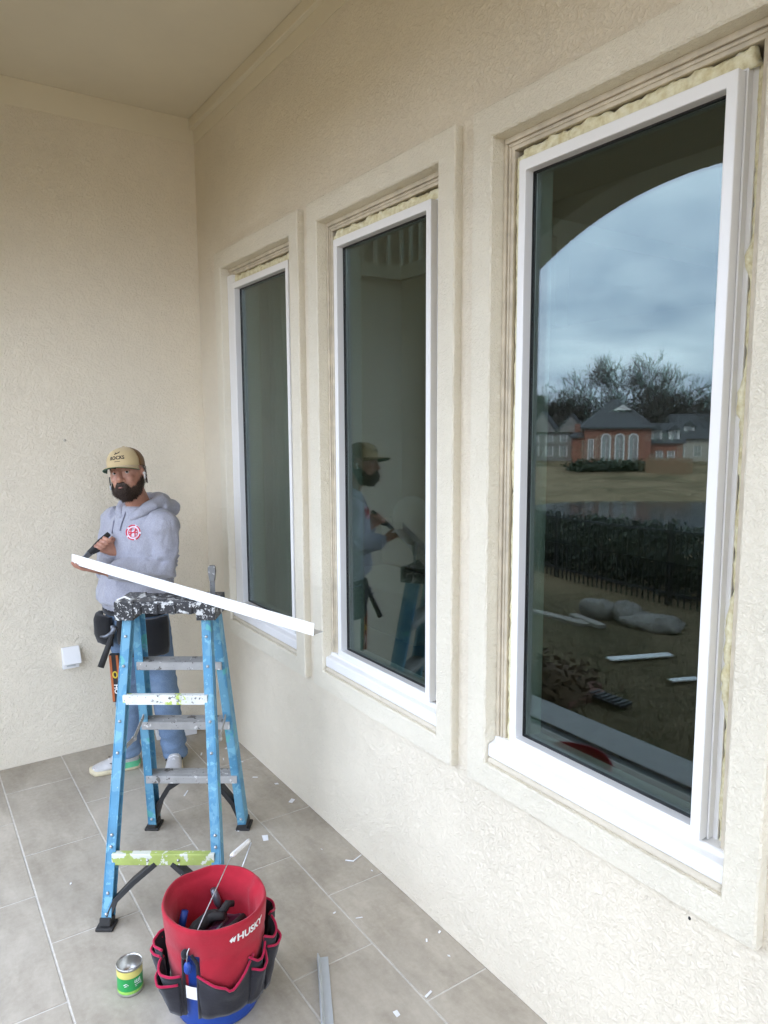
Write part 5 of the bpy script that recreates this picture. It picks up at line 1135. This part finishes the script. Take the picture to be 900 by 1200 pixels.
shoe(at(164, 897, 'z', 0), at(106, 908, 'z', 0), ''); 
q = at(206, 900, 'z', 0); hl_ = Vector((AL.x, AL.y, 0)); dd_ = unit(-112); shoe(hl_-dd_*.07, hl_+dd_*.21, '')
# tool belt with two pouches
M['pouch'] = fabric('black_nylon', (.012, .012, .013), 500, .2)
h = MB(); h.smooth = True; h.rings([ering(HIP+Z*z, BL, BF, .196, .152, 36) for z in (-.005, .045)], cap=False); bl = h.build('tool_belt', M['pouch'], man); md = bl.modifiers.new('thick', 'SOLIDIFY'); md.thickness = .006
def bag(a0, a1, z0, z1, dep):
    h = MB(); h.smooth = True; n = 12
    def pt(a, g, z): t = math.radians(a); return HIP+BF*(.152+g)*math.cos(t)+BL*(.196+g)*math.sin(t)+Z*z
    prof = [(0.004, z1), (dep*.8, z1), (dep, z1-.03), (dep, z0+.05), (dep*.75, z0+.01), (dep*.3, z0), (.004, z0)]
    h.rings([[pt(a0+(a1-a0)*k/n, g*(.55+.45*math.sin(math.pi*k/n)), z+.006*noise.noise((k*.6, z*20, 1))) for g, z in prof] for k in range(n+1)]); o = h.build('pouch', M['pouch'], bl); return o
bag(28, 92, -.215, -.01, .055); bag(-62, -4, -.165, -.01, .05); bag(8, 26, -.15, -.01, .03)

# black cutter in his right hand
h = MB(); side = td.cross(Vector((0, 0, 1))).normalized()
cut = thing('hand_cutter', "black handheld cutter gripped in the man's right hand", 'cutter', TA)
h.smooth = True; h.tube([TA+td*.03, GC, TB+td*.01], [(.012, .016), (.017, .013), (.013, .011)], 10); h.build('handle', M['rubber'], cut)
h = MB(); h.smooth = True; h.tube([TA+td*.04+rd*-.012, GC+rd*-.040, TB+rd*-.055], [.010, .009, .008], 8); h.build('lever', M['rubber'], cut)
h = MB(); h.rings([[TA+td*t+side*w_*.004+rd*o_ for w_, o_ in ((-1, -.020*k), (1, -.020*k), (1, .012*k), (-1, .012*k))] for t, k in ((.05, 1.0), (.02, .9), (-.02, .55), (-.05, .12))]); h.build('jaw', M['toolgrey'], cut, bevel=.001, seg=1)
# hammer hanging at the belt, orange sheath beside it
hm0 = at(130, 735, 'y', 3.80); hm = thing('claw_hammer', "black handled hammer hanging from the man's tool belt", 'hammer', hm0)
h = MB(); h.smooth = True; h.tube([at(132, 742, 'y', 3.80), at(127, 757, 'y', 3.79), at(118, 782, 'y', 3.78)], [.012, .015, .017], 10); h.build('handle', M['rubber'], hm)
h = MB(); h.smooth = True; h.tube([at(135, 735, 'y', 3.78), at(131, 742, 'y', 3.80), at(124, 746, 'y', 3.82), at(117, 746, 'y', 3.83)], [.014, .013, .010, .004], 10); h.tube([at(133, 740, 'y', 3.80), at(132, 733, 'y', 3.80)], [.012, .013], 10); h.build('head', M['toolgrey'], hm)
M['orange'] = simple('orange_print', (.42, .11, .03), .6, .08, 30); M['yellow'] = simple('yellow_print', (.70, .52, .05), .5, .05)
sh0 = at(134, 766, 'y', 3.84); sh1 = at(139, 822, 'y', 3.84); shd = (sh1-sh0).normalized(); sx = CR.copy(); sx = (sx-shd*sx.dot(shd)).normalized(); sn = shd.cross(sx)
if sn.dot(CAM-sh0) < 0: sn = -sn
sh = thing('tool_sheath', "orange and black tool sheath hanging beside the man's leg", 'sheath', sh0)
h = MB(); h.obox((sh0+sh1)/2, shd*(sh1-sh0).length/2, sx*.026, sn*.012); h.build('body', M['rubber'], sh, bevel=.004)
for o_ in (-.019, .017): h = MB(); h.obox((sh0+sh1)/2+sx*o_+sn*.0125, shd*(sh1-sh0).length*.48, sx*.006, sn*.001); h.build('orange_stripe', M['orange'], sh)
h = MB(); c = sh0.lerp(sh1, .42)+sn*.0135; h.tube([c+sx*.011*math.cos(t)+shd*.016*math.sin(t) for t in [2*math.pi*k/16 for k in range(17)]], .004, 5); h.build('round_badge', M['yellow'], sh)
text_mesh('OH', .034, lambda x, y: sh0.lerp(sh1, .72)+shd*-x+sx*-y*-1+sn*.0135, 'lettering', M['whiteprint'], sh, bold=.001)
